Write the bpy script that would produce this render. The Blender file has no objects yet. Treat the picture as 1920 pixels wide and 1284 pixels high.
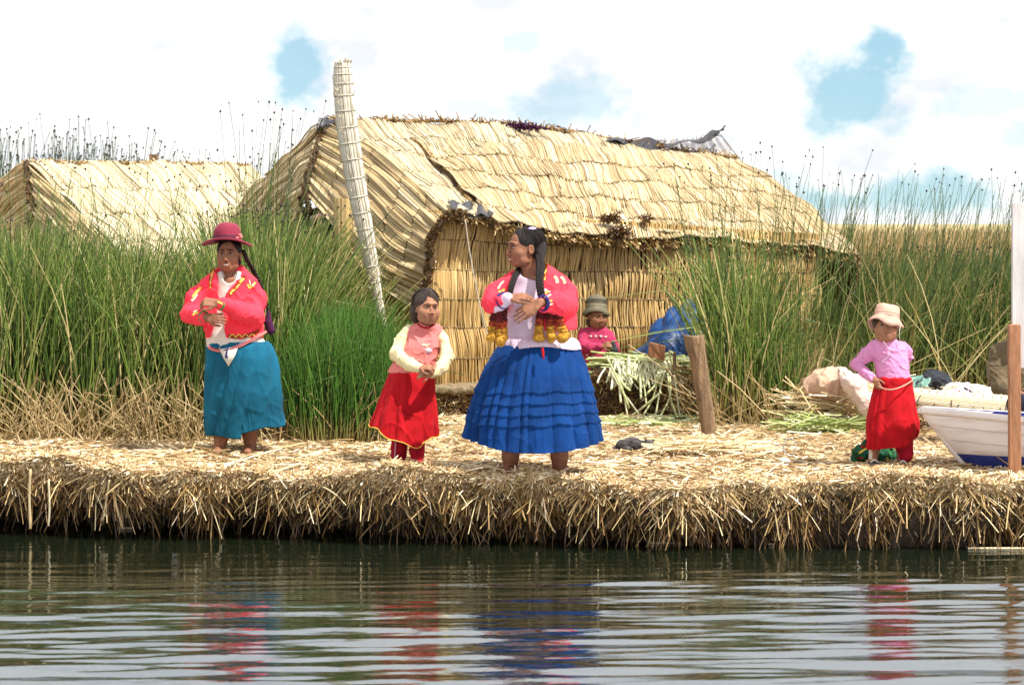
import bpy, math, random
import numpy as np
from math import radians, sin, cos, pi
random.seed(7); rng = np.random.default_rng(7)
SC = bpy.context.scene
F = 4680.0; EYE = 1.92; HY = 420.0; GZ = 0.42
# ---------------------------------------------------------------- camera
cd = bpy.data.cameras.new('camera'); cam = bpy.data.objects.new('camera', cd); SC.collection.objects.link(cam)
cam.location = (0, 0, EYE); cam.rotation_euler = (radians(90), 0, 0)
cd.sensor_width = 36; cd.lens = F / 1920 * 36; cd.shift_y = -(642 - HY) / 1920
cd.clip_end = 5000; cd.clip_start = 0.5
cd.dof.use_dof = True; cd.dof.focus_distance = 16.0; cd.dof.aperture_fstop = 5.0
SC.camera = cam
SC.view_settings.view_transform = 'Standard'; SC.view_settings.look = 'None'
SC.view_settings.exposure = 0.62; SC.view_settings.gamma = 1; SC.view_settings.use_curve_mapping = False
# ---------------------------------------------------------------- sun + sky
SUN = np.array([0.72, -0.50, 1.45]); SUN = SUN / np.linalg.norm(SUN)
sl = bpy.data.lights.new('sun', 'SUN'); sl.energy = 5.0; sl.angle = radians(0.6); sl.color = (1.0, 0.95, 0.86)
so = bpy.data.objects.new('sun', sl); SC.collection.objects.link(so)
import mathutils
so.rotation_euler = mathutils.Vector(SUN).to_track_quat('Z', 'Y').to_euler()
wd = bpy.data.worlds.new('World'); SC.world = wd; wd.use_nodes = True
def build_world():
    nt = wd.node_tree; N = nt.nodes; L = nt.links; N.clear()
    def nd(t, **k):
        n = N.new(t)
        for a, b in k.items(): setattr(n, a, b)
        return n
    out = nd('ShaderNodeOutputWorld'); bg = nd('ShaderNodeBackground'); bg.inputs[1].default_value = 0.10
    L.new(bg.outputs[0], out.inputs[0])
    sky = nd('ShaderNodeTexSky', sky_type='NISHITA', sun_disc=False)
    sky.sun_elevation = math.asin(SUN[2]); sky.sun_rotation = math.atan2(SUN[0], SUN[1]); sky.altitude = 3800
    sky.air_density = 1.0; sky.dust_density = 0.6; sky.ozone_density = 1.0
    tc = nd('ShaderNodeTexCoord')
    def noise(scale, detail=5, sc=(1, 1, 1), rough=.55):
        mp = nd('ShaderNodeMapping'); mp.inputs['Scale'].default_value = sc
        L.new(tc.outputs['Generated'], mp.inputs[0])
        n = nd('ShaderNodeTexNoise'); n.inputs['Scale'].default_value = scale; n.inputs['Detail'].default_value = detail
        n.inputs['Roughness'].default_value = rough
        L.new(mp.outputs[0], n.inputs['Vector']); return n.outputs['Fac']
    def m(op, a, b=None, c=None, clamp=False):
        n = nd('ShaderNodeMath', operation=op, use_clamp=clamp)
        for i, v in enumerate((a, b, c)):
            if v is None: continue
            if isinstance(v, (int, float)): n.inputs[i].default_value = v
            else: L.new(v, n.inputs[i])
        return n.outputs[0]
    nz = noise(22, 9, (1, 1, 1.3), .66); nb = noise(3.1, 4, (1, 1, 2.2))
    hole = None
    # the clearings in the cloud: centre and half size in the sky
    for (x, y, a, b, w) in [(568, 120, 55, 80, .9), (560, 70, 40, 40, .55), (1655, 85, 80, 78, .95), (1585, 185, 105, 95, .92), (1540, 225, 70, 50, .8), (1075, 185, 125, 85, .6), (985, 85, 55, 28, .45),
                            (1850, 195, 110, 50, .42), (1640, 372, 300, 42, .95), (1480, 350, 60, 40, .5), (200, 130, 50, 30, .25), (880, 205, 60, 20, .4),
                            (1900, 250, 60, 30, .4), (2200, 120, 150, 100, .9), (-260, 150, 160, 90, .9)]:
        c = np.array([(x - 960) / F, 1, (HY - y) / F]); c = c / np.linalg.norm(c)
        v = nd('ShaderNodeVectorMath', operation='SUBTRACT'); L.new(tc.outputs['Generated'], v.inputs[0]); v.inputs[1].default_value = tuple(c)
        v2 = nd('ShaderNodeVectorMath', operation='MULTIPLY'); L.new(v.outputs[0], v2.inputs[0]); v2.inputs[1].default_value = (F / a, 8, F / b)
        ln = nd('ShaderNodeVectorMath', operation='LENGTH'); L.new(v2.outputs[0], ln.inputs[0])
        d = m('ADD', m('SUBTRACT', 1.14, ln.outputs['Value']), m('MULTIPLY', m('SUBTRACT', nz, .5), 3.8))
        d = m('MULTIPLY', m('MULTIPLY', d, 1.6, clamp=True), w)
        hole = d if hole is None else m('MAXIMUM', hole, d)
    gen = m('MULTIPLY', m('SUBTRACT', nb, .565), 6.0, clamp=True)
    hole = m('MAXIMUM', hole, m('MULTIPLY', gen, .8))
    gr = noise(24, 6, (1, 1, 2.0))
    cr = nd('ShaderNodeValToRGB'); L.new(gr, cr.inputs[0])
    cr.color_ramp.elements[0].position = .34; cr.color_ramp.elements[0].color = (.72, .75, .80, 1)
    cr.color_ramp.elements[1].position = .54; cr.color_ramp.elements[1].color = (1, .99, .98, 1)
    cm = nd('ShaderNodeVectorMath', operation='SCALE'); L.new(cr.outputs[0], cm.inputs[0]); cm.inputs['Scale'].default_value = 8.3
    # thin bright air in the clearings over the sky's own blue
    ad = nd('ShaderNodeMix', data_type='RGBA', blend_type='MIX'); ad.inputs[0].default_value = .72
    L.new(sky.outputs[0], ad.inputs[6]); ad.inputs[7].default_value = (2.2, 4.2, 5.0, 1)
    mx = nd('ShaderNodeMix', data_type='RGBA', blend_type='MIX'); L.new(hole, mx.inputs[0])
    L.new(cm.outputs[0], mx.inputs[6]); L.new(ad.outputs[2], mx.inputs[7])
    L.new(mx.outputs[2], bg.inputs[0])
build_world()

# ---------------------------------------------------------------- helpers
def W(px, py, D): return np.array([(px - 960) * D / F, D, EYE - (py - HY) * D / F])
def GD(py, z=GZ): return (EYE - z) * F / (py - HY)         # distance at which ground of height z shows at row py
ORG = {}
def props(o, label=None, cat=None, group=None, kind=None, category=None):
    cat = cat or category
    for k, v in (('label', label), ('category', cat), ('group', group), ('kind', kind)):
        if v: o[k] = v
    return o
def thing(name, loc, label, cat, group=None):
    o = bpy.data.objects.new(name, None); o.empty_display_size = .1; SC.collection.objects.link(o)
    o.location = tuple(loc); ORG[o.name] = np.array(loc, float)
    return props(o, label, cat, group)
def mesh(name, V, Q, m, parent=None, smooth=True, loc=None, tint=None, along=None, mats=None, midx=None, **kw):
    """V (n,3) world; Q: (f,4) array or list of polygons"""
    V = np.asarray(V, float)
    me = bpy.data.meshes.new(name)
    org = ORG[parent.name] if parent is not None else (np.array(loc, float) if loc is not None else np.zeros(3))
    Vl = (V - org).astype(np.float32)
    if isinstance(Q, np.ndarray):
        nf, k = Q.shape
        me.vertices.add(len(Vl)); me.vertices.foreach_set('co', Vl.ravel())
        me.loops.add(nf * k); me.loops.foreach_set('vertex_index', Q.astype(np.int32).ravel())
        me.polygons.add(nf); me.polygons.foreach_set('loop_start', np.arange(0, nf * k, k, dtype=np.int32))
        me.update(calc_edges=True)
    else:
        me.from_pydata([tuple(map(float, v)) for v in Vl], [], [tuple(int(i) for i in q) for q in Q]); me.update()
    me.polygons.foreach_set('use_smooth', np.full(len(me.polygons), smooth))
    if tint is not None:
        a = me.attributes.new('tint', 'FLOAT', 'POINT'); a.data.foreach_set('value', np.asarray(tint, np.float32))
    if along is not None:
        a = me.attributes.new('along', 'FLOAT', 'POINT'); a.data.foreach_set('value', np.asarray(along, np.float32))
    for mm in (mats or [m]): me.materials.append(mm)
    if midx is not None: me.polygons.foreach_set('material_index', np.asarray(midx, np.int32))
    o = bpy.data.objects.new(name, me); SC.collection.objects.link(o)
    if parent is not None: o.parent = parent
    else: o.location = tuple(org)
    ORG[o.name] = org
    return props(o, **kw)
def join(parts):
    Vs, Qs, n = [], [], 0
    for V, Q in parts:
        Vs.append(np.asarray(V)); Qs += [[i + n for i in q] for q in (Q.tolist() if isinstance(Q, np.ndarray) else Q)]; n += len(V)
    return np.vstack(Vs), Qs
def unit(v): v = np.asarray(v, float); return v / (np.linalg.norm(v) + 1e-12)
def tubes(P, R, sides=3, caps=False):
    """P (N,K,3), R (N,K) -> verts, quads, reed index per vertex, along per vertex"""
    P = np.asarray(P, float); N, K, _ = P.shape
    T = np.gradient(P, axis=1); T /= np.linalg.norm(T, axis=2, keepdims=True) + 1e-12
    ref = np.where(np.abs(T[..., 1:2]) > .9, np.array([1., 0, 0]), np.array([0, 1., 0]))
    A = np.cross(T, ref); A /= np.linalg.norm(A, axis=2, keepdims=True) + 1e-12
    B = np.cross(T, A)
    ph = rng.random((N, 1)) * 6.28 if N > 1 else np.zeros((1, 1))
    V = np.empty((N, K, sides, 3))
    for s in range(sides):
        an = ph + 2 * pi * s / sides
        V[:, :, s] = P + (A * np.cos(an)[..., None] + B * np.sin(an)[..., None]) * R[..., None]
    idx = np.arange(N * K * sides).reshape(N, K, sides)
    a = idx[:, :-1]; b = idx[:, 1:]
    Q = np.stack([a, np.roll(a, -1, 2), np.roll(b, -1, 2), b], -1).reshape(-1, 4)
    rid = np.repeat(np.arange(N), K * sides); al = np.tile(np.repeat(np.linspace(0, 1, K), sides), N)
    return V.reshape(-1, 3), Q, rid, al
def tube(pts, rad, sides=10, caps=True, sub=0, squash=None):
    pts = np.array(pts, float); rad = np.array(rad if np.ndim(rad) else [rad] * len(pts), float)
    if sub: pts, rad = cr1(pts, sub), cr1(rad[:, None], sub)[:, 0]
    V, Q, _, _ = tubes(pts[None], rad[None], sides)
    Q = Q.tolist()
    if caps:
        n = len(V); Q.append(list(range(sides))[::-1]); Q.append(list(range(n - sides, n)))
    return V, Q
def cr1(P, sub):
    """Catmull-Rom resample"""
    P = np.array(P, float); n = len(P); t = np.linspace(0, n - 1, (n - 1) * sub + 1)
    return crv(P, t)
def crv(P, t):
    n = len(P); i = np.clip(np.floor(t).astype(int), 0, n - 2); f = (t - i)[..., None]
    g = lambda k: P[np.clip(k, 0, n - 1)]
    p0 = np.where((i - 1 < 0)[..., None], 2 * g(i) - g(i + 1), g(i - 1)); p1 = g(i); p2 = g(i + 1)
    p3 = np.where((i + 2 > n - 1)[..., None], 2 * g(i + 1) - g(i), g(i + 2))
    return .5 * (2 * p1 + (p2 - p0) * f + (2 * p0 - 5 * p1 + 4 * p2 - p3) * f ** 2 + (3 * p1 - p0 - 3 * p2 + p3) * f ** 3)
def box(lo, hi):
    x0, y0, z0 = lo; x1, y1, z1 = hi
    V = [(x0, y0, z0), (x1, y0, z0), (x1, y1, z0), (x0, y1, z0), (x0, y0, z1), (x1, y0, z1), (x1, y1, z1), (x0, y1, z1)]
    return np.array(V), [(0, 3, 2, 1), (4, 5, 6, 7), (0, 1, 5, 4), (1, 2, 6, 5), (2, 3, 7, 6), (3, 0, 4, 7)]
def ellipsoid(c, r, R=None, nu=14, nv=9):
    u = np.linspace(0, 2 * pi, nu, endpoint=False); v = np.linspace(-pi / 2, pi / 2, nv)
    U, Vv = np.meshgrid(u, v); P = np.stack([np.cos(Vv) * np.cos(U) * r[0], np.cos(Vv) * np.sin(U) * r[1], np.sin(Vv) * r[2]], -1).reshape(-1, 3)
    if R is not None: P = P @ np.asarray(R).T
    idx = np.arange(nu * nv).reshape(nv, nu)
    Q = np.stack([idx[:-1], np.roll(idx[:-1], -1, 1), np.roll(idx[1:], -1, 1), idx[1:]], -1).reshape(-1, 4)
    return P + np.array(c), Q
def gridq(nu, nv, wrapu=False):
    idx = np.arange(nu * nv).reshape(nv, nu)
    if wrapu: a, b, c, d = idx[:-1], np.roll(idx[:-1], -1, 1), np.roll(idx[1:], -1, 1), idx[1:]
    else: a, b, c, d = idx[:-1, :-1], idx[:-1, 1:], idx[1:, 1:], idx[1:, :-1]
    return np.stack([a, b, c, d], -1).reshape(-1, 4)
def rot(yaw=0, pitch=0, roll=0):
    """yaw>0 turns a -Y facing head towards +X; pitch>0 looks up; roll>0 leans to +X"""
    y, p, r = radians(yaw), radians(pitch), radians(roll)
    Rz = np.array([[cos(y), -sin(y), 0], [sin(y), cos(y), 0], [0, 0, 1]])
    Rx = np.array([[1, 0, 0], [0, cos(-p), -sin(-p)], [0, sin(-p), cos(-p)]])
    Ry = np.array([[cos(r), 0, sin(r)], [0, 1, 0], [-sin(r), 0, cos(r)]])
    return Ry @ Rz @ Rx
def vnoise(P, freq, seed=0):
    """cheap smooth value noise in -1..1"""
    r = np.random.default_rng(seed); out = 0
    for k in range(5):
        d = unit(r.normal(size=3)) * freq * (.7 + .6 * r.random()); d2 = unit(r.normal(size=3)) * freq * .6
        out = out + np.sin(P @ d + r.random() * 6 + 1.3 * np.sin(P @ d2 + r.random() * 6))
    return out / 3.2

# ---------------------------------------------------------------- distance fields -> skins
class Field:
    def __init__(s, lo, hi, h):
        s.lo = np.array(lo, float); s.h = h; s.n = np.ceil((np.array(hi) - s.lo) / h).astype(int) + 1
        s.g = np.full(s.n, .5, np.float32)
    def _box(s, lo, hi, pad):
        a = np.clip(np.floor((np.array(lo) - pad - s.lo) / s.h).astype(int), 0, s.n - 1)
        b = np.clip(np.ceil((np.array(hi) + pad - s.lo) / s.h).astype(int) + 1, 1, s.n)
        sl = tuple(slice(i, j) for i, j in zip(a, b))
        ax = [s.lo[i] + s.h * np.arange(a[i], b[i]) for i in range(3)]
        return sl, np.stack(np.meshgrid(*ax, indexing='ij'), -1)
    def put(s, fn, lo, hi, k=.01, cut=False):
        sl, P = s._box(lo, hi, k + 3 * s.h)
        if P.size == 0: return
        d = fn(P); g = s.g[sl]
        if cut: g, d = -g, d
        hh = np.clip(k - np.abs(g - d), 0, None) / max(k, 1e-6)
        r = np.minimum(g, d) - hh * hh * k / 4
        s.g[sl] = -r if cut else r
    def cap(s, a, b, ra, rb=None, k=.01, cut=False):
        a = np.array(a, float); b = np.array(b, float); rb = ra if rb is None else rb; ba = b - a; L = ba @ ba + 1e-12; R = max(ra, rb)
        def fn(P):
            t = np.clip(((P - a) @ ba) / L, 0, 1)
            return np.linalg.norm(P - a - t[..., None] * ba, axis=-1) - (ra + (rb - ra) * t)
        s.put(fn, np.minimum(a, b) - R, np.maximum(a, b) + R, k, cut)
    def chain(s, pts, rad, k=.01):
        for i in range(len(pts) - 1): s.cap(pts[i], pts[i + 1], rad[i], rad[i + 1], k)
    def ell(s, c, r, R=None, k=.01, cut=False):
        c = np.array(c, float); r = np.array(r, float); R = np.eye(3) if R is None else R; m = r.max()
        def fn(P):
            q = (P - c) @ R; k0 = np.linalg.norm(q / r, axis=-1); k1 = np.linalg.norm(q / r ** 2, axis=-1) + 1e-9
            return k0 * (k0 - 1) / k1
        s.put(fn, c - m, c + m, k, cut)
    def trunk(s, rows, k=.02, cut=False, p=2.0):
        """rows (z,cx,cy,rx,ry) from top to bottom or bottom to top"""
        a = np.array(sorted(rows), float); m = a[:, 3:].max()
        lo = np.array([(a[:, 1] - a[:, 3]).min(), (a[:, 2] - a[:, 4]).min(), a[0, 0]]); hi = np.array([(a[:, 1] + a[:, 3]).max(), (a[:, 2] + a[:, 4]).max(), a[-1, 0]])
        def fn(P):
            z = P[..., 2]; t = np.interp(z, a[:, 0], np.arange(len(a))); v = crv(a, t)
            cx, cy, rx, ry = (v[..., i] for i in (1, 2, 3, 4))
            q = ((np.abs(P[..., 0] - cx) / rx) ** p + (np.abs(P[..., 1] - cy) / ry) ** p) ** (1 / p)
            d = (q - 1) * np.minimum(rx, ry) * .95
            dz = np.maximum(a[0, 0] - z, z - a[-1, 0])
            hh = np.clip(.02 - np.abs(d - dz), 0, None) / .02
            return np.maximum(d, dz) + hh * hh * .005
        s.put(fn, lo, hi, k, cut)
    def slab(s, lo, hi, R=None, c=None, rnd=.0, k=.01, cut=False):
        lo = np.array(lo, float); hi = np.array(hi, float); cc = (lo + hi) / 2; e = (hi - lo) / 2; R = np.eye(3) if R is None else R
        if c is not None: cc = np.array(c, float)
        m = np.linalg.norm(e)
        def fn(P):
            q = np.abs((P - cc) @ R) - e + rnd
            return np.linalg.norm(np.maximum(q, 0), axis=-1) + np.minimum(q.max(-1), 0) - rnd
        s.put(fn, cc - m, cc + m, k, cut)
    def rough(s, amp, freq, seed=0, sc=(1, 1, 1)):
        m = np.abs(s.g) < amp * 2 + 3 * s.h; I = np.argwhere(m)
        P = (s.lo + I * s.h) * np.array(sc); s.g[m] += (amp * vnoise(P, freq, seed)).astype(np.float32)
    def crease(s, amp, freq, seed=0, sc=(1, 1, 1), p=5):
        """sharp cloth ridges"""
        m = np.abs(s.g) < amp * 2 + 3 * s.h; I = np.argwhere(m)
        P = (s.lo + I * s.h) * np.array(sc); n = vnoise(P, freq, seed); s.g[m] -= (amp * ((1 - np.clip(np.abs(n), 0, 1)) ** p - .25) * (.6 + .4 * vnoise(P, freq * .6, seed + 50))).astype(np.float32)
    def front(s, x, z):
        """first y where the body starts, seen from -Y"""
        i = int(round((x - s.lo[0]) / s.h)); k = int(round((z - s.lo[2]) / s.h))
        i = min(max(i, 0), s.n[0] - 1); k = min(max(k, 0), s.n[2] - 1)
        c = s.g[i, :, k]; j = np.argmax(c < 0)
        if c[j] >= 0: return None
        t = c[j - 1] / (c[j - 1] - c[j]) if j else 0
        return s.lo[1] + (j - 1 + t) * s.h
    def mesh(s):
        g = s.g; g[0] = g[-1] = .5; g[:, 0] = g[:, -1] = .5; g[:, :, 0] = g[:, :, -1] = .5
        sg = g < 0; c = np.zeros(np.array(g.shape) - 1, np.int8)
        offs = [(i, j, k) for i in (0, 1) for j in (0, 1) for k in (0, 1)]; n = g.shape
        for i, j, k in offs: c += sg[i:n[0] - 1 + i, j:n[1] - 1 + j, k:n[2] - 1 + k]
        act = (c > 0) & (c < 8); I = np.argwhere(act); ids = np.full(act.shape, -1, np.int32); ids[act] = np.arange(len(I))
        V8 = np.stack([g[I[:, 0] + i, I[:, 1] + j, I[:, 2] + k] for i, j, k in offs], 1).astype(float)
        acc = np.zeros((len(I), 3)); cnt = np.zeros(len(I)); O = np.array(offs, float)
        for a in range(8):
            for b in range(a + 1, 8):
                if np.abs(O[a] - O[b]).sum() != 1: continue
                va, vb = V8[:, a], V8[:, b]; m = (va < 0) != (vb < 0); t = np.where(m, va / np.where(va == vb, 1, va - vb), 0)
                acc += (O[a] + t[:, None] * (O[b] - O[a])) * m[:, None]; cnt += m
        pos = (I + acc / cnt[:, None]) * s.h + s.lo
        Qs = []
        for ax in range(3):
            o = [1 - (k == ax) for k in range(3)]
            sa = tuple(slice(o[k], n[k] - 1) for k in range(3)); sb = tuple(slice(o[k] + (k == ax), n[k] - 1 + (k == ax)) for k in range(3))
            m = sg[sa] != sg[sb]; E = np.argwhere(m) + np.array(o); flip = sg[E[:, 0], E[:, 1], E[:, 2]]
            b1, b2 = [(1, 2), (2, 0), (0, 1)][ax]; e1 = np.eye(3, dtype=int)[b1]; e2 = np.eye(3, dtype=int)[b2]
            q = [ids[tuple((E - d).T)] for d in (e1 + e2, e2, 0 * e1, e1)]
            q = np.stack(q, 1); q[~flip] = q[~flip][:, ::-1]; Qs.append(q)
        Q = np.vstack(Qs); return pos, Q[(Q >= 0).all(1)]

# ---------------------------------------------------------------- materials
def NT(name):
    m = bpy.data.materials.new(name); m.use_nodes = True; nt = m.node_tree; return m, nt, nt.nodes['Principled BSDF']
def material(name, col, rough=.8, var=.12, scale=14, bump=.2, bscale=60, col2=None, stretch=(1, 1, 1), sheen=0, metal=0, spec=.3, detail=5, trans=0, sss=0, bdist=.01, lo=.3, hi=.7):
    m, nt, b = NT(name); N, L = nt.nodes, nt.links
    tc = N.new('ShaderNodeTexCoord'); mp = N.new('ShaderNodeMapping'); mp.inputs['Scale'].default_value = stretch; L.new(tc.outputs['Object'], mp.inputs[0])
    n = N.new('ShaderNodeTexNoise'); n.inputs['Scale'].default_value = scale; n.inputs['Detail'].default_value = detail; L.new(mp.outputs[0], n.inputs['Vector'])
    r = N.new('ShaderNodeValToRGB'); L.new(n.outputs['Fac'], r.inputs[0])
    c2 = col2 if col2 else tuple(c * (1 - var * 2.2) for c in col)
    r.color_ramp.elements[0].position = lo; r.color_ramp.elements[0].color = (*c2, 1)
    r.color_ramp.elements[1].position = hi; r.color_ramp.elements[1].color = (*[min(1, c * (1 + (var if not col2 else 0))) for c in col], 1)
    L.new(r.outputs[0], b.inputs['Base Color']); b.inputs['Roughness'].default_value = rough; b.inputs['Metallic'].default_value = metal
    b.inputs['Specular IOR Level'].default_value = spec
    if sheen: b.inputs['Sheen Weight'].default_value = sheen; b.inputs['Sheen Roughness'].default_value = .4
    if sss: b.inputs['Subsurface Weight'].default_value = sss; b.inputs['Subsurface Scale'].default_value = .01
    if trans: b.inputs['Transmission Weight'].default_value = trans
    if bump:
        n2 = N.new('ShaderNodeTexNoise'); n2.inputs['Scale'].default_value = bscale; n2.inputs['Detail'].default_value = 4; L.new(mp.outputs[0], n2.inputs['Vector'])
        bp = N.new('ShaderNodeBump'); bp.inputs['Strength'].default_value = bump; bp.inputs['Distance'].default_value = bdist
        L.new(n2.outputs['Fac'], bp.inputs['Height']); L.new(bp.outputs[0], b.inputs['Normal'])
    return m
def reed_material(name, stops, dry=None, drylen=(.0, .45), rough=.45, spec=.5, big=0.0):
    """colour per stem from its tint; 'along' blends the dry foot of a living stem into its green"""
    m, nt, b = NT(name); N, L = nt.nodes, nt.links
    at = N.new('ShaderNodeAttribute'); at.attribute_name = 'tint'; r = N.new('ShaderNodeValToRGB')
    src = at.outputs['Fac']
    if big:
        tc = N.new('ShaderNodeTexCoord'); nz = N.new('ShaderNodeTexNoise'); nz.inputs['Scale'].default_value = 1.6; nz.inputs['Detail'].default_value = 4
        L.new(tc.outputs['Object'], nz.inputs['Vector'])
        ma = N.new('ShaderNodeMath'); ma.operation = 'MULTIPLY_ADD'; L.new(nz.outputs['Fac'], ma.inputs[0]); ma.inputs[1].default_value = big; L.new(at.outputs['Fac'], ma.inputs[2])
        sb = N.new('ShaderNodeMath'); sb.operation = 'SUBTRACT'; L.new(ma.outputs[0], sb.inputs[0]); sb.inputs[1].default_value = big / 2; src = sb.outputs[0]
    L.new(src, r.inputs[0])
    el = r.color_ramp.elements
    for i, (p, c) in enumerate(stops):
        e = el[i] if i < 2 else el.new(p)
        e.position = p; e.color = (*c, 1)
    out = r.outputs[0]
    if dry:
        al = N.new('ShaderNodeAttribute'); al.attribute_name = 'along'
        mr = N.new('ShaderNodeMapRange'); mr.inputs['From Min'].default_value = drylen[0]; mr.inputs['From Max'].default_value = drylen[1]
        mr.inputs['To Min'].default_value = 1; mr.inputs['To Max'].default_value = 0
        L.new(al.outputs['Fac'], mr.inputs[0]); mx = N.new('ShaderNodeMix'); mx.data_type = 'RGBA'
        L.new(mr.outputs[0], mx.inputs[0]); L.new(out, mx.inputs[6]); mx.inputs[7].default_value = (*dry, 1); out = mx.outputs[2]
    L.new(out, b.inputs['Base Color']); b.inputs['Roughness'].default_value = rough; b.inputs['Specular IOR Level'].default_value = spec
    return m
M = {}
M['straw'] = reed_material('straw', [(0, (.16, .085, .035)), (.3, (.42, .26, .115)), (.65, (.66, .50, .27)), (1, (.88, .79, .60))], rough=.4, big=.5)
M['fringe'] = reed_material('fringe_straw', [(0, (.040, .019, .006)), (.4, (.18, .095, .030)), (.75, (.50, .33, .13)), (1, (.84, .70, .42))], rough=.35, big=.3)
M['thatch'] = reed_material('thatch', [(0, (.21, .135, .06)), (.35, (.42, .30, .145)), (.75, (.60, .47, .27)), (1, (.82, .72, .52))], rough=.42, big=.45)
M['thatch_pale'] = reed_material('pale_thatch', [(0, (.25, .18, .10)), (.35, (.46, .37, .22)), (.75, (.64, .55, .37)), (1, (.84, .78, .62))], rough=.4, big=.4)
M['wallreed'] = reed_material('wall_reed', [(0, (.22, .13, .045)), (.12, (.42, .27, .11)), (.5, (.58, .385, .15)), (1, (.72, .53, .25))], rough=.5, big=.3)
M['cut_end'] = material('thatch_underside', (.10, .065, .035), .9, .3, 60, .6, 160)
M['backing'] = material('reed_backing', (.24, .15, .06), .9, .3, 30, .6, 120)
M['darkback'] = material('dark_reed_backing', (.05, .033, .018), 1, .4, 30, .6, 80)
M['cord'] = material('reed_cord', (.16, .11, .06), .9)
M['tancord'] = material('tan_cord', (.30, .22, .12), .9)
M['palecord'] = material('pale_cord', (.55, .50, .42), .8)
M['pillar_reed'] = reed_material('weathered_reed', [(0, (.26, .22, .16)), (.5, (.52, .47, .38)), (1, (.80, .76, .66))], rough=.5)
GR = [(0, (.025, .058, .010)), (.28, (.070, .130, .018)), (.52, (.14, .22, .035)), (.72, (.25, .29, .07)), (.86, (.40, .34, .13)), (1, (.62, .50, .25))]
M['reed'] = reed_material('green_reed', GR, dry=(.30, .20, .075), drylen=(.02, .34), rough=.32, spec=.6, big=.35)
M['reed_bright'] = reed_material('bright_green_reed', [(0, (.03, .08, .012)), (.4, (.06, .17, .018)), (.75, (.12, .25, .04)), (1, (.40, .34, .12))], dry=(.30, .22, .08), drylen=(.03, .30), rough=.32, spec=.6)
M['reed_far'] = reed_material('tan_reed', [(0, (.10, .12, .03)), (.3, (.30, .22, .09)), (.7, (.44, .31, .14)), (1, (.58, .44, .24))], rough=.5, big=.3)
M['reed_dark'] = reed_material('dark_reed', [(0, (.022, .05, .012)), (.45, (.065, .115, .022)), (.75, (.15, .18, .045)), (1, (.42, .31, .12))], dry=(.24, .16, .06), drylen=(.0, .4), rough=.4, spec=.5, big=.3)
M['seed'] = material('seed_head', (.045, .03, .03), .9)
M['soil'] = material('root_soil', (.085, .05, .026), 1, .4, 40, 1, 90, col2=(.025, .015, .008), bdist=.03)
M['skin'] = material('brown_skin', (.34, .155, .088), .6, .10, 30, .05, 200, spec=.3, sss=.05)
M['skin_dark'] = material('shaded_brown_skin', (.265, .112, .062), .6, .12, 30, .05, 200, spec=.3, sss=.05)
M['hair'] = material('black_hair', (.014, .009, .008), .5, .3, 20, .6, 90, stretch=(6, 6, 1), spec=.3)
M['hair_brown'] = material('dark_brown_hair', (.040, .022, .014), .55, .3, 20, .8, 90, stretch=(6, 6, 1), spec=.5)
M['coral'] = material('coral_cloth', (.88, .048, .082), .85, .06, 6, .12, 260, sheen=.04, spec=.12)
M['white_cloth'] = material('white_cloth', (.68, .63, .56), .9, .08, 8, .15, 200)
M['lilac_cloth'] = material('lilac_cloth', (.62, .48, .60), .9, .08, 8, .35, 140)
M['teal'] = material('teal_cloth', (.010, .112, .195), .9, .18, 5, .12, 260, sheen=.03, spec=.12)
M['blue'] = material('blue_cloth', (.004, .038, .165), .85, .16, 7, .12, 260, sheen=.03, spec=.12)
M['red'] = material('red_cloth', (.43, .008, .014), .9, .14, 8, .15, 260, sheen=.04, spec=.12)
M['red_dark'] = material('crimson_cloth', (.40, .012, .030), .9, .14, 8, .15, 260, spec=.12)
M['pink'] = material('pink_cloth', (.68, .20, .19), .9, .08, 8, .12, 260, spec=.12)
M['hotpink'] = material('rose_knit', (.44, .045, .115), .95, .08, 10, .25, 300, spec=.12)
M['lilac_knit'] = material('orchid_knit', (.66, .27, .50), .95, .06, 8, .15, 300, spec=.12)
M['cream'] = material('cream_cloth', (.72, .62, .36), .9, .08, 8, .12, 260, spec=.12)
M['hat_maroon'] = material('maroon_felt', (.24, .022, .05), .85, .12, 16, .12, 240, sheen=.12)
M['hat_olive'] = material('olive_felt', (.15, .13, .085), .9, .10, 16, .3, 200)
M['hat_rose'] = material('rose_cotton', (.62, .38, .30), .95, .10, 16, .3, 120)
M['yellow'] = material('yellow_trim', (.80, .55, .10), .8, .06, 30)
M['paletrim'] = material('pale_trim', (.82, .72, .48), .8, .06, 30)
M['green_trim'] = material('green_trim', (.05, .25, .06), .8)
M['navy'] = material('navy_trim', (.02, .02, .14), .8)
M['purple'] = material('purple_wool', (.06, .012, .05), .95)
M['wool_dark'] = material('maroon_wool', (.13, .014, .016), 1, .3, 40, .8, 120)
M['wool_red'] = material('rust_wool', (.38, .055, .02), 1, .3, 40, .8, 120)
M['wool_gold'] = material('golden_wool', (.62, .30, .035), 1, .3, 60, 1, 160)
M['eye_white'] = material('eye_white', (.36, .30, .25), .3, .02)
M['eye_dark'] = material('eye_dark', (.012, .008, .006), .2, .02)
M['lip'] = material('lip', (.25, .085, .055), .6, .05)
M['teeth'] = material('teeth', (.75, .72, .66), .3, .02)
M['wood'] = material('weathered_wood', (.34, .22, .125), .85, .25, 9, .8, 40, stretch=(5, 5, .6), col2=(.14, .085, .05), bdist=.02)
M['wood_red'] = material('reddish_wood', (.40, .18, .09), .8, .2, 10, .5, 50, stretch=(5, 5, .8), col2=(.22, .10, .05))
M['board'] = material('pale_painted_board', (.62, .57, .55), .7, .1, 5, .3, 40, stretch=(4, 4, .5), col2=(.44, .40, .40))
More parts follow.
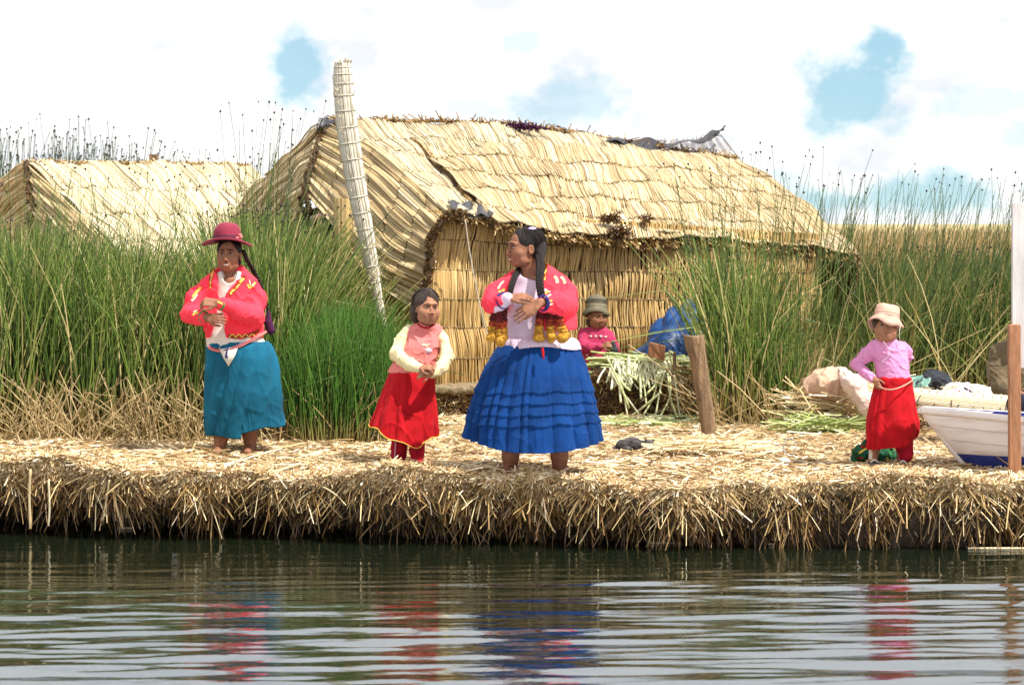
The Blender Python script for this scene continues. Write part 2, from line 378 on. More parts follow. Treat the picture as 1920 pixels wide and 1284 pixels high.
M['boat_white'] = material('worn_white_paint', (.78, .70, .66), .55, .1, 5, .3, 30, stretch=(.6, 2, 4), col2=(.55, .42, .36), lo=.25, hi=.5)
M['boat_blue'] = material('blue_hull_paint', (.03, .045, .24), .5, .2, 6, .3, 30, stretch=(.6, 2, 4))
M['tarp'] = material('blue_tarpaulin', (.008, .052, .18), .42, .15, 5, .3, 30, spec=.4)
M['cat'] = material('grey_fur', (.085, .078, .08), .95, .4, 30, .8, 180, stretch=(1, 1, 2))
M['sack'] = material('pinkish_sacking', (.58, .40, .30), .9, .12, 7, .5, 120, col2=(.46, .27, .19))
M['sack_pink'] = material('pink_white_cloth', (.70, .52, .47), .9, .1, 8, .3, 60)
M['sack_white'] = material('white_plastic_sack', (.75, .68, .66), .5, .08, 8, .3, 60)
M['teal_net'] = material('faded_teal_net', (.30, .42, .36), .9, .1, 20, .8, 120, col2=(.10, .26, .22))
M['darkcloth'] = material('charcoal_cloth', (.03, .034, .045), .9, .2, 20)
M['khaki'] = material('khaki_cloth', (.14, .105, .06), .9, .14, 8, .3, 160, sheen=.1)
M['denim'] = material('dark_denim', (.016, .018, .045), .9, .2, 10, .3, 160)
M['plastic'] = material('thin_white_plastic', (.72, .80, .72), .25, .05, 20, .4, 40, trans=.25)
M['greenplastic'] = material('pale_green_plastic', (.35, .62, .38), .3, .1, 20, .4, 40, trans=.2)
M['metal'] = material('corrugated_zinc', (.42, .43, .45), .45, .15, 6, .1, 40, metal=.6, col2=(.22, .20, .20))
M['blacksheet'] = material('black_plastic_sheet', (.022, .02, .028), .35, .2, 10, .4, 30, spec=.6)
M['wire'] = material('grey_wire', (.35, .33, .30), .5)
M['shoe'] = material('black_shoe', (.03, .028, .03), .5)
# ================================================================ SETTING: water, island, far reed field
def axis(a, b, step, far, n=24):
    mid = np.arange(a, b + 1e-6, step); s = np.geomspace(step * 2, far, n)
    return np.concatenate([a - s[::-1], mid, b + s])
def build_water():
    xs = axis(-5.2, 5.2, .05, 1500); ys = axis(6.5, 17.5, .018, 1500)
    X, Y = np.meshgrid(xs, ys); r = np.random.default_rng(3); Z = np.zeros_like(X)
    n = 48
    for i in range(n):
        lam = .085 * (7 ** r.random()); th = r.normal() * .10; k = 2 * pi / lam; a = .021 / k * (.3 / lam) ** .25
        Z += a * np.sin(k * (X * sin(th) + Y * cos(th)) + r.random() * 6.28 + .6 * np.sin(X * 1.1 + i) + .4 * np.sin(Y * .7 + 2 * i))
    gust = .75 + .45 * np.sin(X * .8 + 1.1 * np.sin(Y * .9)) * np.sin(Y * 1.1 + .6 * np.sin(X * .7))
    edge = np.clip((15.3 - Y) / 2.2, .16, 1)
    far = np.clip(1.4 - np.maximum(np.abs(X) - 5, 0) * .5, 0, 1) * np.clip((Y - 5.5), 0, 1) * np.clip(18.5 - Y, 0, 1)
    Z *= gust * edge * far
    V = np.stack([X, Y, Z], -1).reshape(-1, 3)
    m, nt, b = NT('lake_water'); N, L = nt.nodes, nt.links
    b.inputs['Base Color'].default_value = (.006, .010, .005, 1); b.inputs['Roughness'].default_value = .02; b.inputs['IOR'].default_value = 2.9; b.inputs['Specular Tint'].default_value = (.90, .95, 1, 1)
    b.inputs['Specular IOR Level'].default_value = .95
    tc = N.new('ShaderNodeTexCoord'); mp = N.new('ShaderNodeMapping'); mp.inputs['Scale'].default_value = (5, 26, 1); L.new(tc.outputs['Object'], mp.inputs[0])
    nz = N.new('ShaderNodeTexNoise'); nz.inputs['Scale'].default_value = 1; nz.inputs['Detail'].default_value = 3; L.new(mp.outputs[0], nz.inputs['Vector'])
    bp = N.new('ShaderNodeBump'); bp.inputs['Strength'].default_value = .5; bp.inputs['Distance'].default_value = .004
    L.new(nz.outputs['Fac'], bp.inputs['Height']); L.new(bp.outputs[0], b.inputs['Normal'])
    mesh('water', V, gridq(len(xs), len(ys)), m, kind='structure', label='dark green rippled lake water in front of the reed island')
build_water()

def rim(x):
    return 14.84 - .07 * x + .16 * np.maximum(-x - .7, 0) + .08 * np.sin(x * 1.7 + 3.4) + .05 * np.sin(x * 4.1 + 1) + .03 * np.sin(x * 11) + .02 * np.sin(x * 23 + 1)
def under(x): return np.clip(.50 - .14 * x + .12 * np.sin(x * 2.7), .12, 1.4) / .42
def rimz(x): return GZ - .005 + .04 * np.exp(-((x + .62) / .26) ** 2) + .03 * np.clip(-x - .8, 0, 1) - .012 + .03 * np.sin(x * 2.3 + 2.2) + .02 * np.sin(x * 6.1) + .012 * np.sin(x * 15)
def gtop(x, y):
    d = np.clip((y - rim(x)) / .6, 0, 1); base = GZ + .012 * np.sin(x * 1.9 + y * 1.3) + .010 * np.sin(x * 4.7 - y * 3.1)
    return base * d + rimz(x) * (1 - d)
def build_island():
    xs = np.concatenate([[-60, -30, -15, -9], np.arange(-6, 6.01, .035), [9, 15, 30, 60]])
    prof = [(.55, -.5), (.42, -.05), (.30, .08), (.16, .16), (.07, .24), (.01, .31), (-.02, .36), (.01, .40), (.06, None)]
    back = [.12, .2, .3, .45] + list(np.geomspace(.6, 24, 60))
    rows = []
    for o, z in prof:
        y = rim(xs) + (o if z is None or z > .3 else o * under(xs)) * (1 + .2 * np.sin(xs * 3.3 + o * 9)); zz = rimz(xs) if z is None else np.full_like(xs, z) * (rimz(xs) / .42 if z > 0 else 1)
        y = y + .025 * np.sin(xs * 31 + (z or 0) * 40) + .02 * np.sin(xs * 57 + (z or 1) * 90)
        rows.append(np.stack([xs, y, zz], -1))
    for o in back:
        y = rim(xs) + o; rows.append(np.stack([xs, y, gtop(xs, y) + .006 * np.sin(xs * 40 + y * 23)], -1))
    V = np.array(rows).reshape(-1, 3)
    m, nt, b = NT('straw_ground'); N, L = nt.nodes, nt.links
    tc = N.new('ShaderNodeTexCoord'); mp = N.new('ShaderNodeMapping'); mp.inputs['Scale'].default_value = (1, 2.4, 1); L.new(tc.outputs['Object'], mp.inputs[0])
    vo = N.new('ShaderNodeTexNoise'); vo.inputs['Scale'].default_value = 34; vo.inputs['Detail'].default_value = 8; L.new(mp.outputs[0], vo.inputs['Vector'])
    r = N.new('ShaderNodeValToRGB'); L.new(vo.outputs['Fac'], r.inputs[0]); e = r.color_ramp.elements
    e[0].position = .36; e[0].color = (.085, .048, .02, 1); e[1].position = .66; e[1].color = (.50, .36, .18, 1)
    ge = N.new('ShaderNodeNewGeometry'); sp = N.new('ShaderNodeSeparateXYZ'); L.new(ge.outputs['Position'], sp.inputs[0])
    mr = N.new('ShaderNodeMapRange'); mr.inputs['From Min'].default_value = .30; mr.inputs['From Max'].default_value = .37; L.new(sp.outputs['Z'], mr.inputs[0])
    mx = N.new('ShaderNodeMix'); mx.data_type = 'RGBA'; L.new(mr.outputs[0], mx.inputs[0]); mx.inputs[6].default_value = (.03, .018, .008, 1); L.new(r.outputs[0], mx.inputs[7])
    L.new(mx.outputs[2], b.inputs['Base Color']); b.inputs['Roughness'].default_value = .9
    bp = N.new('ShaderNodeBump'); bp.inputs['Strength'].default_value = .8; bp.inputs['Distance'].default_value = .02; L.new(vo.outputs['Fac'], bp.inputs['Height']); L.new(bp.outputs[0], b.inputs['Normal'])
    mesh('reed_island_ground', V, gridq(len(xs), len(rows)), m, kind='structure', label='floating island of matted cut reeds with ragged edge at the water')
build_island()
# far reed field up to the horizon
def build_far():
    xs = np.array([-900, -300, -100, -40, -15, 0, 15, 40, 100, 300, 900.]); ys = np.array([38.5, 39, 42, 50, 70, 110, 200, 500, 1400])
    X, Y = np.meshgrid(xs, ys); Z = np.where(Y < 38.9, .0, 1.80 + .03 * np.sin(X * .3))
    mesh('far_reed_bed', np.stack([X, Y, Z], -1).reshape(-1, 3), gridq(len(xs), len(ys)),
         material('far_reed_bed', (.46, .35, .18), .95, .2, .7, .8, 6, col2=(.27, .22, .09), stretch=(1, .3, 1), bdist=.2), kind='structure', label='tan reed bed stretching to the horizon behind the hut')
build_far()

def straws(name, base, d, L, r, mat, tint, bend=0.0, K=3, **kw):
    """loose cut straws: centre point, direction, length"""
    n = len(L); t = np.linspace(-.5, .5, K)[None, :, None]
    P = base[:, None] + d[:, None] * L[:, None, None] * t
    if bend: P = P + (rng.normal(size=(n, 1, 3)) * L[:, None, None] * bend) * (.25 - t ** 2)
    V, Q, rid, al = tubes(P, np.repeat(r[:, None], K, 1) * np.ones((1, K)))
    return mesh(name, V, Q, mat, tint=tint[rid], along=al, smooth=False, **kw)
def rdir(n, tilt=.15, xs=1.0, ys=1.0):
    a = rng.random(n) * 2 * pi; d = np.stack([np.cos(a) * xs, np.sin(a) * ys, rng.normal(size=n) * tilt], -1)
    return d / np.linalg.norm(d, axis=1, keepdims=True)
# straw strewn on the island
n = 42000
Yd = 14.6 * (26 / 14.6) ** (rng.random(n) ** 1.15); Xd = (rng.random(n) * 2150 - 115 - 960) * Yd / F; Yd = Yd + rng.normal(size=n) * .1
Yd = np.maximum(Yd, rim(Xd) - .03 + .05 * rng.random(n))
Lr = .03 + .11 * rng.random(n) ** 2 + .22 * (rng.random(n) > .97)
d = rdir(n, .13); zz = gtop(Xd, Yd) + .003 + np.abs(d[:, 2]) * Lr * .3 + .007 * rng.random(n)
straws('strewn_straw', np.stack([Xd, Yd, zz], -1), d, Lr, .0025 + .0035 * rng.random(n), M['straw'], np.clip(.56 + .30 * rng.normal(size=n), 0, 1), .12,
       kind='stuff', label='bright dry straw strewn over the top of the island', category='straw')
# ragged fringe on the cut edge
def build_fringe():
    n = 38000
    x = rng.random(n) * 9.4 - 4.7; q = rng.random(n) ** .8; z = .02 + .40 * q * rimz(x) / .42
    clump = .5 + .5 * np.sin(x * 9 + 2 * np.sin(x * 3.3)) ; clump = np.clip(clump * (.6 + .7 * np.sin(x * 2.9 + 1) ** 2), 0, 1); keep = rng.random(n) < .12 + .50 * clump ** 1.5 + .4 * q ** 2
    x, q, z = x[keep], q[keep], z[keep]; n = len(x)
    o = np.interp(z, [-.05, .08, .16, .24, .31, .36, .40, .43], [.42, .30, .16, .07, .01, -.02, .01, .06])
    y = rim(x) + np.where(z > .3, o, o * under(x)) + .02
    down = rng.random(n) ** .7 * (1.5 - q * .9)
    d = np.stack([rng.normal(size=n) * (.20 + .5 * q) + .34 * np.sin(x * 2.1) * np.sin(x * 5.3 + 1), -np.abs(rng.normal(size=n) * .38) - .10, -down], -1); d /= np.linalg.norm(d, axis=1, keepdims=True)
    L = .03 + .06 * rng.random(n) + (rng.random(n) > .87) * (.05 + .15 * rng.random(n) * (1.1 - q * .5))
    L = np.minimum(L, (z + .05) / np.maximum(-d[:, 2], .15))
    P0 = np.stack([x, y, z], -1) - d * .04; t = np.linspace(0, 1, 4)[None, :, None]
    P = P0[:, None] + d[:, None] * (L[:, None, None] + .04) * t + np.array([0, 0, -1.]) * (L[:, None, None] * .3) * t ** 2
    V, Q, rid, al = tubes(P, np.repeat((.0019 + .0026 * rng.random(n) ** 1.5)[:, None], 4, 1) * np.array([[1, 1, 1, .8]]))
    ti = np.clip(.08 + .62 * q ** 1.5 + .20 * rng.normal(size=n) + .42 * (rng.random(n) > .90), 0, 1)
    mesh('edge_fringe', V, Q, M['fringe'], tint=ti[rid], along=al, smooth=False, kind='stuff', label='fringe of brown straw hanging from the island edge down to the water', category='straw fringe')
    # short matted straw drooping over the lip
    n = 15000; x = rng.random(n) * 9.4 - 4.7; zq = rng.random(n) ** 1.2; z = rimz(x) - .15 * zq * (.6 + .4 * np.sin(x * 6 + np.sin(x * 2.2))); y = rim(x) - .025 + .03 * zq
    d = np.stack([rng.normal(size=n) * .8 + .4 * np.sin(x * 3.1), -.35 - .3 * rng.random(n), -.25 - .8 * rng.random(n) + .2 * rng.normal(size=n)], -1); d /= np.linalg.norm(d, axis=1, keepdims=True)
    straws('drooping_straw', np.stack([x, y, z], -1), d, .03 + .09 * rng.random(n) ** 1.6, .002 + .0028 * rng.random(n), M['straw'], np.clip(.55 - .28 * zq + .24 * rng.normal(size=n), 0, 1), .2, kind='stuff', label='golden matted straw drooping over the lip of the island', category='straw')
    # matted ends standing up along the rim
    n = 9000; x = rng.random(n) * 9.4 - 4.7; oo = rng.random(n) ** 1.4 * .22 - .04; y = rim(x) + oo
    d = np.stack([rng.normal(size=n) * .9, -.5 + rng.normal(size=n) * .6, rng.normal(size=n) * .22 + .02], -1); d /= np.linalg.norm(d, axis=1, keepdims=True)
    L = .04 + .10 * rng.random(n) ** 1.5
    straws('rim_straw', np.stack([x, y, rimz(x) + .002 + .012 * rng.random(n) * (oo > 0)], -1), d, L, 0.0022 + .0032 * rng.random(n), M['straw'],
           np.clip(.55 + .26 * rng.normal(size=n) + .12 * np.sin(x * 5 + 1), 0, 1), .1, kind='stuff', label='matted straw ends lying along the rim of the island', category='straw')
build_fringe()
# single long straws hanging into the water, each a thing one could pull out
for i, (pts, r) in enumerate([([(222, 875), (215, 930), (230, 990)], .008), ([(57, 880), (55, 930), (57, 990)], .008), ([(205, 900), (200, 935), (193, 975)], .006), ([(91, 900), (93, 950), (91, 985)], .006)]):
    V, Q = tube([W(x, y, 15.15 + .08 * k) for k, (x, y) in enumerate(pts)], r, 6, sub=4)
    ob = mesh('hanging_straw', V, Q, M['straw'], tint=np.full(len(V), .45 + .1 * i), loc=W(*pts[0], 15.15), group='long straws hanging off the left edge of the island', category='straw',
              label=['long forked straw bent at the waterline on the left edge', 'leftmost long straw hanging straight into the water', 'short straw crossing behind the forked straw at left', 'thin straw between the leftmost straw and the forked one'][i])
for px0, px1, py, lab in [(1213, 1283, 1020, 'short pale straw floating just off the island right of the woman in blue'), (1500, 1552, 1021, 'yellowish straw floating below the child in red skirt'),
                     (1815, 1925, 1030, 'long pale reed floating at the right edge of the photo'), (1433, 1458, 1022, 'smallest straw floating below the wire hoop'), (222, 248, 992, 'short white reed tip floating at the left edge straw')]:
    D = EYE * F / (py - HY); V, Q = tube([W(px0, py, D), W((px0 + px1) / 2, py, D), W(px1, py, D)], .007, 6)
    V[:, 2] += .008; mesh('floating_reed', V, Q, M['straw'], tint=np.full(len(V), .8), loc=W(px0, py, D), category='reed', label=lab, group='reeds floating on the water')

# ---------------------------------------------------------------- living reeds
def clump(name, N, px, D, h, mat, lean=(0, .1), leany=.08, bend=.15, r=(.0076, .0024), K=6, heads=0, fan=None, crook=.04, hpow=1.0, z0=GZ, tint=(.38, .2), xy=None, dens=None, hfn=None, **kw):
    Dd = (D[0] + (D[1] - D[0]) * rng.random(N)); p = px[0] + (px[1] - px[0]) * rng.random(N)
    if dens is not None:
        keep = rng.random(N) < dens(p, Dd); p, Dd = p[keep], Dd[keep]; N = len(p)
    X = (p - 960) * Dd / F; H = h[0] + (h[1] - h[0]) * rng.random(N) ** hpow
    if hfn is not None: H = H * hfn(p, Dd)
    tuft = np.sin(X * 7 + 3 * np.sin(Dd * 5)) * .5
    lx = lean[0] + lean[1] * rng.normal(size=N) + lean[1] * .6 * tuft; ly = rng.normal(size=N) * leany - .02
    if fan is not None: lx = lx + (p - fan[0]) / (px[1] - px[0]) * fan[1]
    bx = bend * rng.normal(size=N) + lean[0] * .3; by = bend * .5 * rng.normal(size=N)
    t = np.linspace(0, 1, K)[None, :]
    cr = crook * rng.random(N) ** 6 * 6
    ck = np.where(rng.random(N) < .035, 1.0, 0)[:, None] * np.clip(t - .45 - .4 * rng.random((N, 1)), 0, 1)
    sg = np.sign(rng.normal(size=N))[:, None]
    P = np.stack([X[:, None] + H[:, None] * (lx[:, None] * t + bx[:, None] * t ** 2 + ck * sg * .9), Dd[:, None] + H[:, None] * (ly[:, None] * t + by[:, None] * t ** 2),
                  z0 - .03 + H[:, None] * (t * (1 - .5 * lx[:, None] ** 2) - cr[:, None] * t ** 3 - ck * 1.2)], -1)
    R = (r[0] + (r[1] - r[0]) * t) * (.7 + .6 * rng.random((N, 1)))
    V, Q, rid, al = tubes(P, R); ti = np.clip(tint[0] + tint[1] * rng.normal(size=N) + .12 * tuft, 0, 1)
    o = mesh(name, V, Q, mat, tint=ti[rid], along=np.clip(al + .12 * (rng.random(N)[rid] - .5), 0, 1), kind='stuff', **kw)
    if heads:
        hi = np.argsort(-(P[:, -1, 2] + .35 * rng.random(N)))[:int(N * heads)]; c = P[hi, -1]; r0 = (.006 + .005 * rng.random(len(hi))) * (Dd.mean() / 20)
        oc = np.array([(1, 0, 0), (0, 1, 0), (-1, 0, 0), (0, -1, 0), (0, 0, 1.3), (0, 0, -1.3)]); V = (c[:, None] + oc[None] * r0[:, None, None]).reshape(-1, 3)
        Fq = np.array([(0, 1, 4), (1, 2, 4), (2, 3, 4), (3, 0, 4), (1, 0, 5), (2, 1, 5), (3, 2, 5), (0, 3, 5)]); Q = (np.arange(len(hi))[:, None, None] * 6 + Fq[None]).reshape(-1, 3)
        mesh('seed_head', V, Q, M['seed'], parent=o, smooth=True, kind='stuff')
    return o
sp = lambda seedv: (lambda p, D: .55 + .45 * np.sin(p * .02 + seedv + 2 * np.sin(D * 3)))
clump('reed_bed', 7500, (-90, 560), (17.5, 20.6), (1.05, 1.52), M['reed'], (.03, .08), heads=.02, tint=(.48, .25), label='dense green reeds standing in front of the smaller hut at left', category='reeds',
      hfn=lambda p, D: 1 + .06 * np.sin(p * .03) - .10 * np.exp(-((p - 300) / 110) ** 2) + .05 * (p > 430))
clump('tall_reeds', 420, (-60, 470), (17.6, 20.5), (1.5, 2.05), M['reed'], (.03, .08), heads=.18, r=(.005, .0012), tint=(.4, .25), label='sparse tall reed stems rising in front of the small hut roof', category='reeds')
clump('reed_bed', 3600, (400, 650), (18.6, 21.0), (.95, 1.62), M['reed'], (.16, .13), bend=.14, heads=.01, tint=(.60, .24), label='leaning green and tan reeds between the hatted woman and the pillar', category='reeds',
      hfn=lambda p, D: 1.05 - .42 * np.clip((p - 500) / 160, 0, 1))
clump('tall_reeds', 60, (440, 520), (18.6, 20.5), (1.9, 2.5), M['reed_dark'], (.07, .05), bend=.05, heads=.45, r=(.0055, .0016), label='tallest reed stems with seed heads left of the big hut roof', category='reeds')
clump('reed_bed', 3600, (545, 735), (17.1, 18.3), (.62, .98), M['reed_bright'], (.05, .10), bend=.12, r=(.005, .0013), fan=(640, .25), tint=(.4, .22), label='bright green clump of young reeds at the foot of the reed pillar', category='reeds',
      hfn=lambda p, D: .78 + .30 * np.exp(-((p - 640) / 75) ** 2))
clump('dry_reeds', 1000, (-90, 720), (17.1, 17.9), (.22, .55), M['reed_far'], (.0, .5), leany=.3, bend=.3, r=(.0055, .003), tint=(.6, .25), K=4, label='broken dry reed stalks at the foot of the left reed bed', category='reeds')
clump('reed_bed', 900, (-80, 310), (30, 34), (1.9, 2.75), M['reed_dark'], (.02, .12), bend=.05, heads=.35, r=(.009, .004), tint=(.15, .12), label='dark reeds with round seed heads behind the small hut', category='reeds',
      hfn=lambda p, D: .93 + .14 * np.sin(p * .035) ** 2 - .12 * np.clip((p - 200) / 110, 0, 1))
clump('reed_bed', 160, (270, 560), (27, 33), (1.7, 2.5), M['reed_dark'], (.0, .10), bend=.05, heads=.25, r=(.007, .003), label='thin line of reeds behind the right end of the small hut', category='reeds')
clump('reed_bed', 1300, (1345, 1490), (18.4, 20.2), (.7, 1.5), M['reed'], (-.01, .10), bend=.15, heads=.01, fan=(1440, .14), tint=(.48, .24), hfn=lambda p, D: 1 - .48 * np.clip((p - 1415) / 60, 0, 1), label='green reeds growing against the hut wall behind the wooden post', category='reeds', hpow=.8)
clump('tall_reeds', 120, (1330, 1520), (18.6, 20.2), (1.6, 2.15), M['reed_dark'], (.0, .06), bend=.10, heads=.4, r=(.005, .0014), fan=(1420, .2), label='tall thin reed stems rising across the big hut roof', category='reeds')
clump('dry_reeds', 240, (1310, 1530), (18.1, 19.2), (.2, .7), M['reed_far'], (.0, .5), leany=.3, bend=.3, r=(.005, .003), tint=(.6, .25), K=4, label='bent dry reeds at the base of the reeds behind the post', category='reeds')
clump('reed_bed', 9000, (1500, 2060), (20.8, 25.5), (.70, 1.34), M['reed_dark'], (.16, .16), bend=.16, heads=.01, tint=(.55, .28), label='dense dark green reeds leaning right behind the child in the rose hat', category='reeds',
      hfn=lambda p, D: np.where((p < 1660) & (D < 24.3), .50 - .1 * (p < 1600), 1.0))
clump('tall_reeds', 560, (1480, 2040), (21, 25), (1.35, 2.05), M['reed_dark'], (.14, .14), bend=.06, heads=.10, r=(.006, .0018), label='tall leaning reed stems with seed heads against the sky at right', category='reeds')
clump('broken_reeds', 90, (1500, 2000), (20.2, 21.2), (.7, 1.3), M['reed'], (.1, .55), leany=.1, bend=.2, r=(.005, .002), tint=(.75, .25), label='pale broken stems criss-crossing in front of the right reeds', category='reeds')
clump('reed_bed', 9000, (-150, 2150), (33, 39.5), (1.36, 1.5), M['reed_far'], (.02, .12), bend=.1, r=(.011, .005), K=4, tint=(.62, .22), label='tan reeds at the near edge of the far reed bed', category='reeds')

# ================================================================ reed mats
def surf(rows):
    """rows: list (v) of lists (u) of (px,py,D) -> function S(u,v)"""
    G = np.array([[W(*p) for p in r] for r in rows]); nv, nu = G.shape[:2]
    def S(u, v):
        u = np.asarray(u, float); v = np.asarray(v, float); u, v = np.broadcast_arrays(u, v)
        sh = u.shape; u = u.ravel(); v = v.ravel(); tv = np.clip(v, -.02, 1.02) * (nv - 1); tu = u * (nu - 1)
        R = np.stack([crv(G[i], tu) for i in range(nv)], 0)      # nv, n, 3
        i = np.clip(np.floor(tv).astype(int), 0, nv - 2); f = (tv - i)[:, None]; ar = np.arange(len(u))
        g = lambda k: R[np.clip(k, 0, nv - 1), ar]
        p1, p2 = g(i), g(i + 1); p0 = np.where((i - 1 < 0)[:, None], 2 * p1 - p2, g(i - 1)); p3 = np.where((i + 2 > nv - 1)[:, None], 2 * p2 - p1, g(i + 2))
        return (.5 * (2 * p1 + (p2 - p0) * f + (2 * p0 - 5 * p1 + 4 * p2 - p3) * f ** 2 + (3 * p1 - p0 - 3 * p2 + p3) * f ** 3)).reshape(sh + (3,))
    return S
def normals(S, u, v, side):
    e = .01; a = S(u + e, v) - S(u - e, v); b = S(u, v + e) - S(u, v - e); n = np.cross(a, b); n /= np.linalg.norm(n, axis=-1, keepdims=True) + 1e-12
    ref = np.array(side, float); s = np.sign((n * ref).sum(-1, keepdims=True)); return n * np.where(s == 0, 1, s)
def mat_panel(S, parent, n, courses, mat, r=.0065, puff=.03, lift=.0, shear=.0, layers=2, side=(0, -1, .5), name='reed_mat', back='backing', cords=True, jit=.008, ragged=.012, cordmat='cord', wob=.01, tint=(.55, .2), sparse=1.0, thick=.03):
    nn = n * courses * layers
    c = np.tile(np.repeat(np.arange(courses), n), layers); u = np.tile(np.linspace(0, 1, n), courses * layers) + rng.normal(size=nn) * .35 / n
    u = np.clip(u, 0, 1)
    lay = np.repeat(np.arange(layers), n * courses); K = 5; t = np.linspace(0, 1, K)[None]
    w = wob * np.sin(u * 14 + c * 1.7) + wob * .5 * np.sin(u * 37 + c)
    v0 = c / courses + w * (c > 0) - .01 * rng.random(nn); v1 = (c + 1) / courses + wob * np.sin(u * 14 + (c + 1) * 1.7) * (c < courses - 1) + wob * .5 * np.sin(u * 37 + c + 1) * (c < courses - 1)
    v1 = v1 + ragged * rng.normal(size=nn) + (.02 if lift else .0)
    vv = v0[:, None] + (v1 - v0)[:, None] * t; uu = np.clip(u[:, None] + (shear / courses) * t + jit * .35 * rng.normal(size=nn)[:, None] * (t - .5), -.01, 1.01)
    P = S(uu, vv); Nn = normals(S, uu, vv, side)
    off = puff * np.sin(pi * np.clip(t, 0, 1)) ** .7 + lift * t + (lay[:, None] * r * .9) + rng.random(nn)[:, None] * r * 1.2
    big = .015 * np.sin(uu * 23 + 2 * vv * 9) + .01 * np.sin(uu * 61 + 3)
    P = P + Nn * (off + big)[..., None]
    R = r * (.65 + .6 * rng.random((nn, 1))) * np.ones((1, K))
    if sparse < 1: k = (rng.random(nn) < sparse) | (lay == 0); P, R = P[k], R[k]; nn = len(P)
    V, Q, rid, al = tubes(P, R)
    ti = np.clip(tint[0] + tint[1] * rng.normal(size=nn), 0, 1)
    panel = None
    # a thick backing so that no light leaks between the reeds
    a = np.linspace(0, 1, 60); b = np.linspace(0, 1, 24); U, Vv = np.meshgrid(a, b); Sb = S(U, Vv); Nb = normals(S, U, Vv, side)
    bump = (.015 * np.sin(U * 23 + 2 * Vv * 9) + .01 * np.sin(U * 61 + 3))[..., None]
    f = (Sb + Nb * (bump - .004)).reshape(-1, 3); g = (Sb + Nb * (bump - thick)).reshape(-1, 3)
    Q1 = gridq(60, 24); nb = len(f); idx = np.arange(nb).reshape(24, 60); bd = np.concatenate([idx[0, :-1], idx[:-1, -1], idx[-1, :0:-1], idx[:0:-1, 0]])
    rim_ = np.stack([bd, np.roll(bd, -1), np.roll(bd, -1) + nb, bd + nb], -1)
    panel = mesh(name, np.vstack([f, g]), np.vstack([Q1, Q1[:, ::-1] + nb, rim_]), M[back], parent=parent)
    mesh('reed_stem', V, Q, mat, parent=panel, tint=ti[rid], along=al, smooth=True, kind='stuff')
    if cords:
        for k in range(1, courses):
            uu = np.linspace(0, 1, 70); vv = k / courses + wob * np.sin(uu * 14 + k * 1.7) + wob * .5 * np.sin(uu * 37 + k)
            P = S(uu, vv) + normals(S, uu, vv, side) * (r * 2.2 + .015 * np.sin(uu * 23 + 2 * vv * 9) + .01 * np.sin(uu * 61 + 3) + (lift * .25))[:, None]
            V, Q, _, _ = tubes(P[None], np.full((1, 70), .0045), 4); mesh('cord', V, Q, M[cordmat], parent=panel)
    return panel
def bound_edge(pts, parent, r, n, mat='cut_end', name='bound_edge', sub=8):
    P = cr1([W(*p) for p in pts], sub); k = len(P); R = np.full(k, r) * (1 + .18 * np.sin(np.arange(k) * 2.1))
    V, Q, _, _ = tubes(P[None], R[None], 8); e = mesh(name, V, Q, M[mat], parent=parent)
    t = rng.random(n) * (k - 1); C = crv(P, t); d = rng.normal(size=(n, 3)); d /= np.linalg.norm(d, axis=1, keepdims=True)
    S_ = np.stack([C, C + d * r * 1.55], 1); V, Q, rid, al = tubes(S_, np.full((n, 2), .006)); mesh('reed_end', V, Q, M['fringe'], parent=e, tint=rng.random(n)[rid] * .6, along=al, kind='stuff', smooth=False)
    return e

hut = thing('reed_hut', W(900, 735, 20.6), 'large hut of tied golden reeds with sagging thatched roof', 'hut')
# gable and front walls
front = surf([[(806, 396, 20.25), (835, 398, 20.02), (1000, 408, 20.6), (1200, 418, 21.3), (1400, 432, 22.0), (1535, 440, 22.5)],
              [(792, 560, 20.15), (822, 560, 19.95), (990, 560, 20.55), (1195, 560, 21.25), (1398, 556, 21.95), (1532, 552, 22.5)],
              [(800, 716, 20.3), (832, 728, 20.05), (1000, 722, 20.65), (1200, 712, 21.35), (1400, 702, 22.05), (1525, 694, 22.55)]])
mat_panel(front, hut, 330, 6, M['wallreed'], r=.0075, puff=.004, side=(0, -1, 0), name='front_wall', ragged=.006, wob=.006, tint=(.5, .26), back='darkback')
lowg = surf([[(560, 440, 21.5), (640, 440, 21.0), (730, 440, 20.6), (815, 440, 20.2)], [(555, 600, 21.5), (640, 600, 20.9), (730, 600, 20.45), (822, 600, 20.05)],
             [(560, 730, 21.6), (640, 730, 21.0), (730, 730, 20.5), (828, 730, 20.15)]])
mat_panel(lowg, hut, 120, 4, M['wallreed'], r=.0075, puff=.004, side=(-1, -1, 0), name='end_wall', ragged=.006, wob=.006, tint=(.5, .2))
endr = surf([[(1533, 442, 22.5), (1500, 440, 24.0), (1440, 430, 25.2)], [(1533, 694, 22.6), (1500, 680, 24.0), (1440, 670, 25.2)]])
mat_panel(endr, hut, 90, 4, M['wallreed'], r=.008, puff=.004, side=(1, 0, 0), name='end_wall', ragged=.006, wob=.006)
backw = surf([[(440, 400, 23.2), (900, 380, 24.6), (1440, 430, 25.6)], [(440, 690, 23.2), (900, 650, 24.6), (1440, 660, 25.6)]])
mat_panel(backw, hut, 110, 3, M['wallreed'], r=.012, puff=.015, side=(0, 1, 0), name='back_wall', layers=1, cords=False)
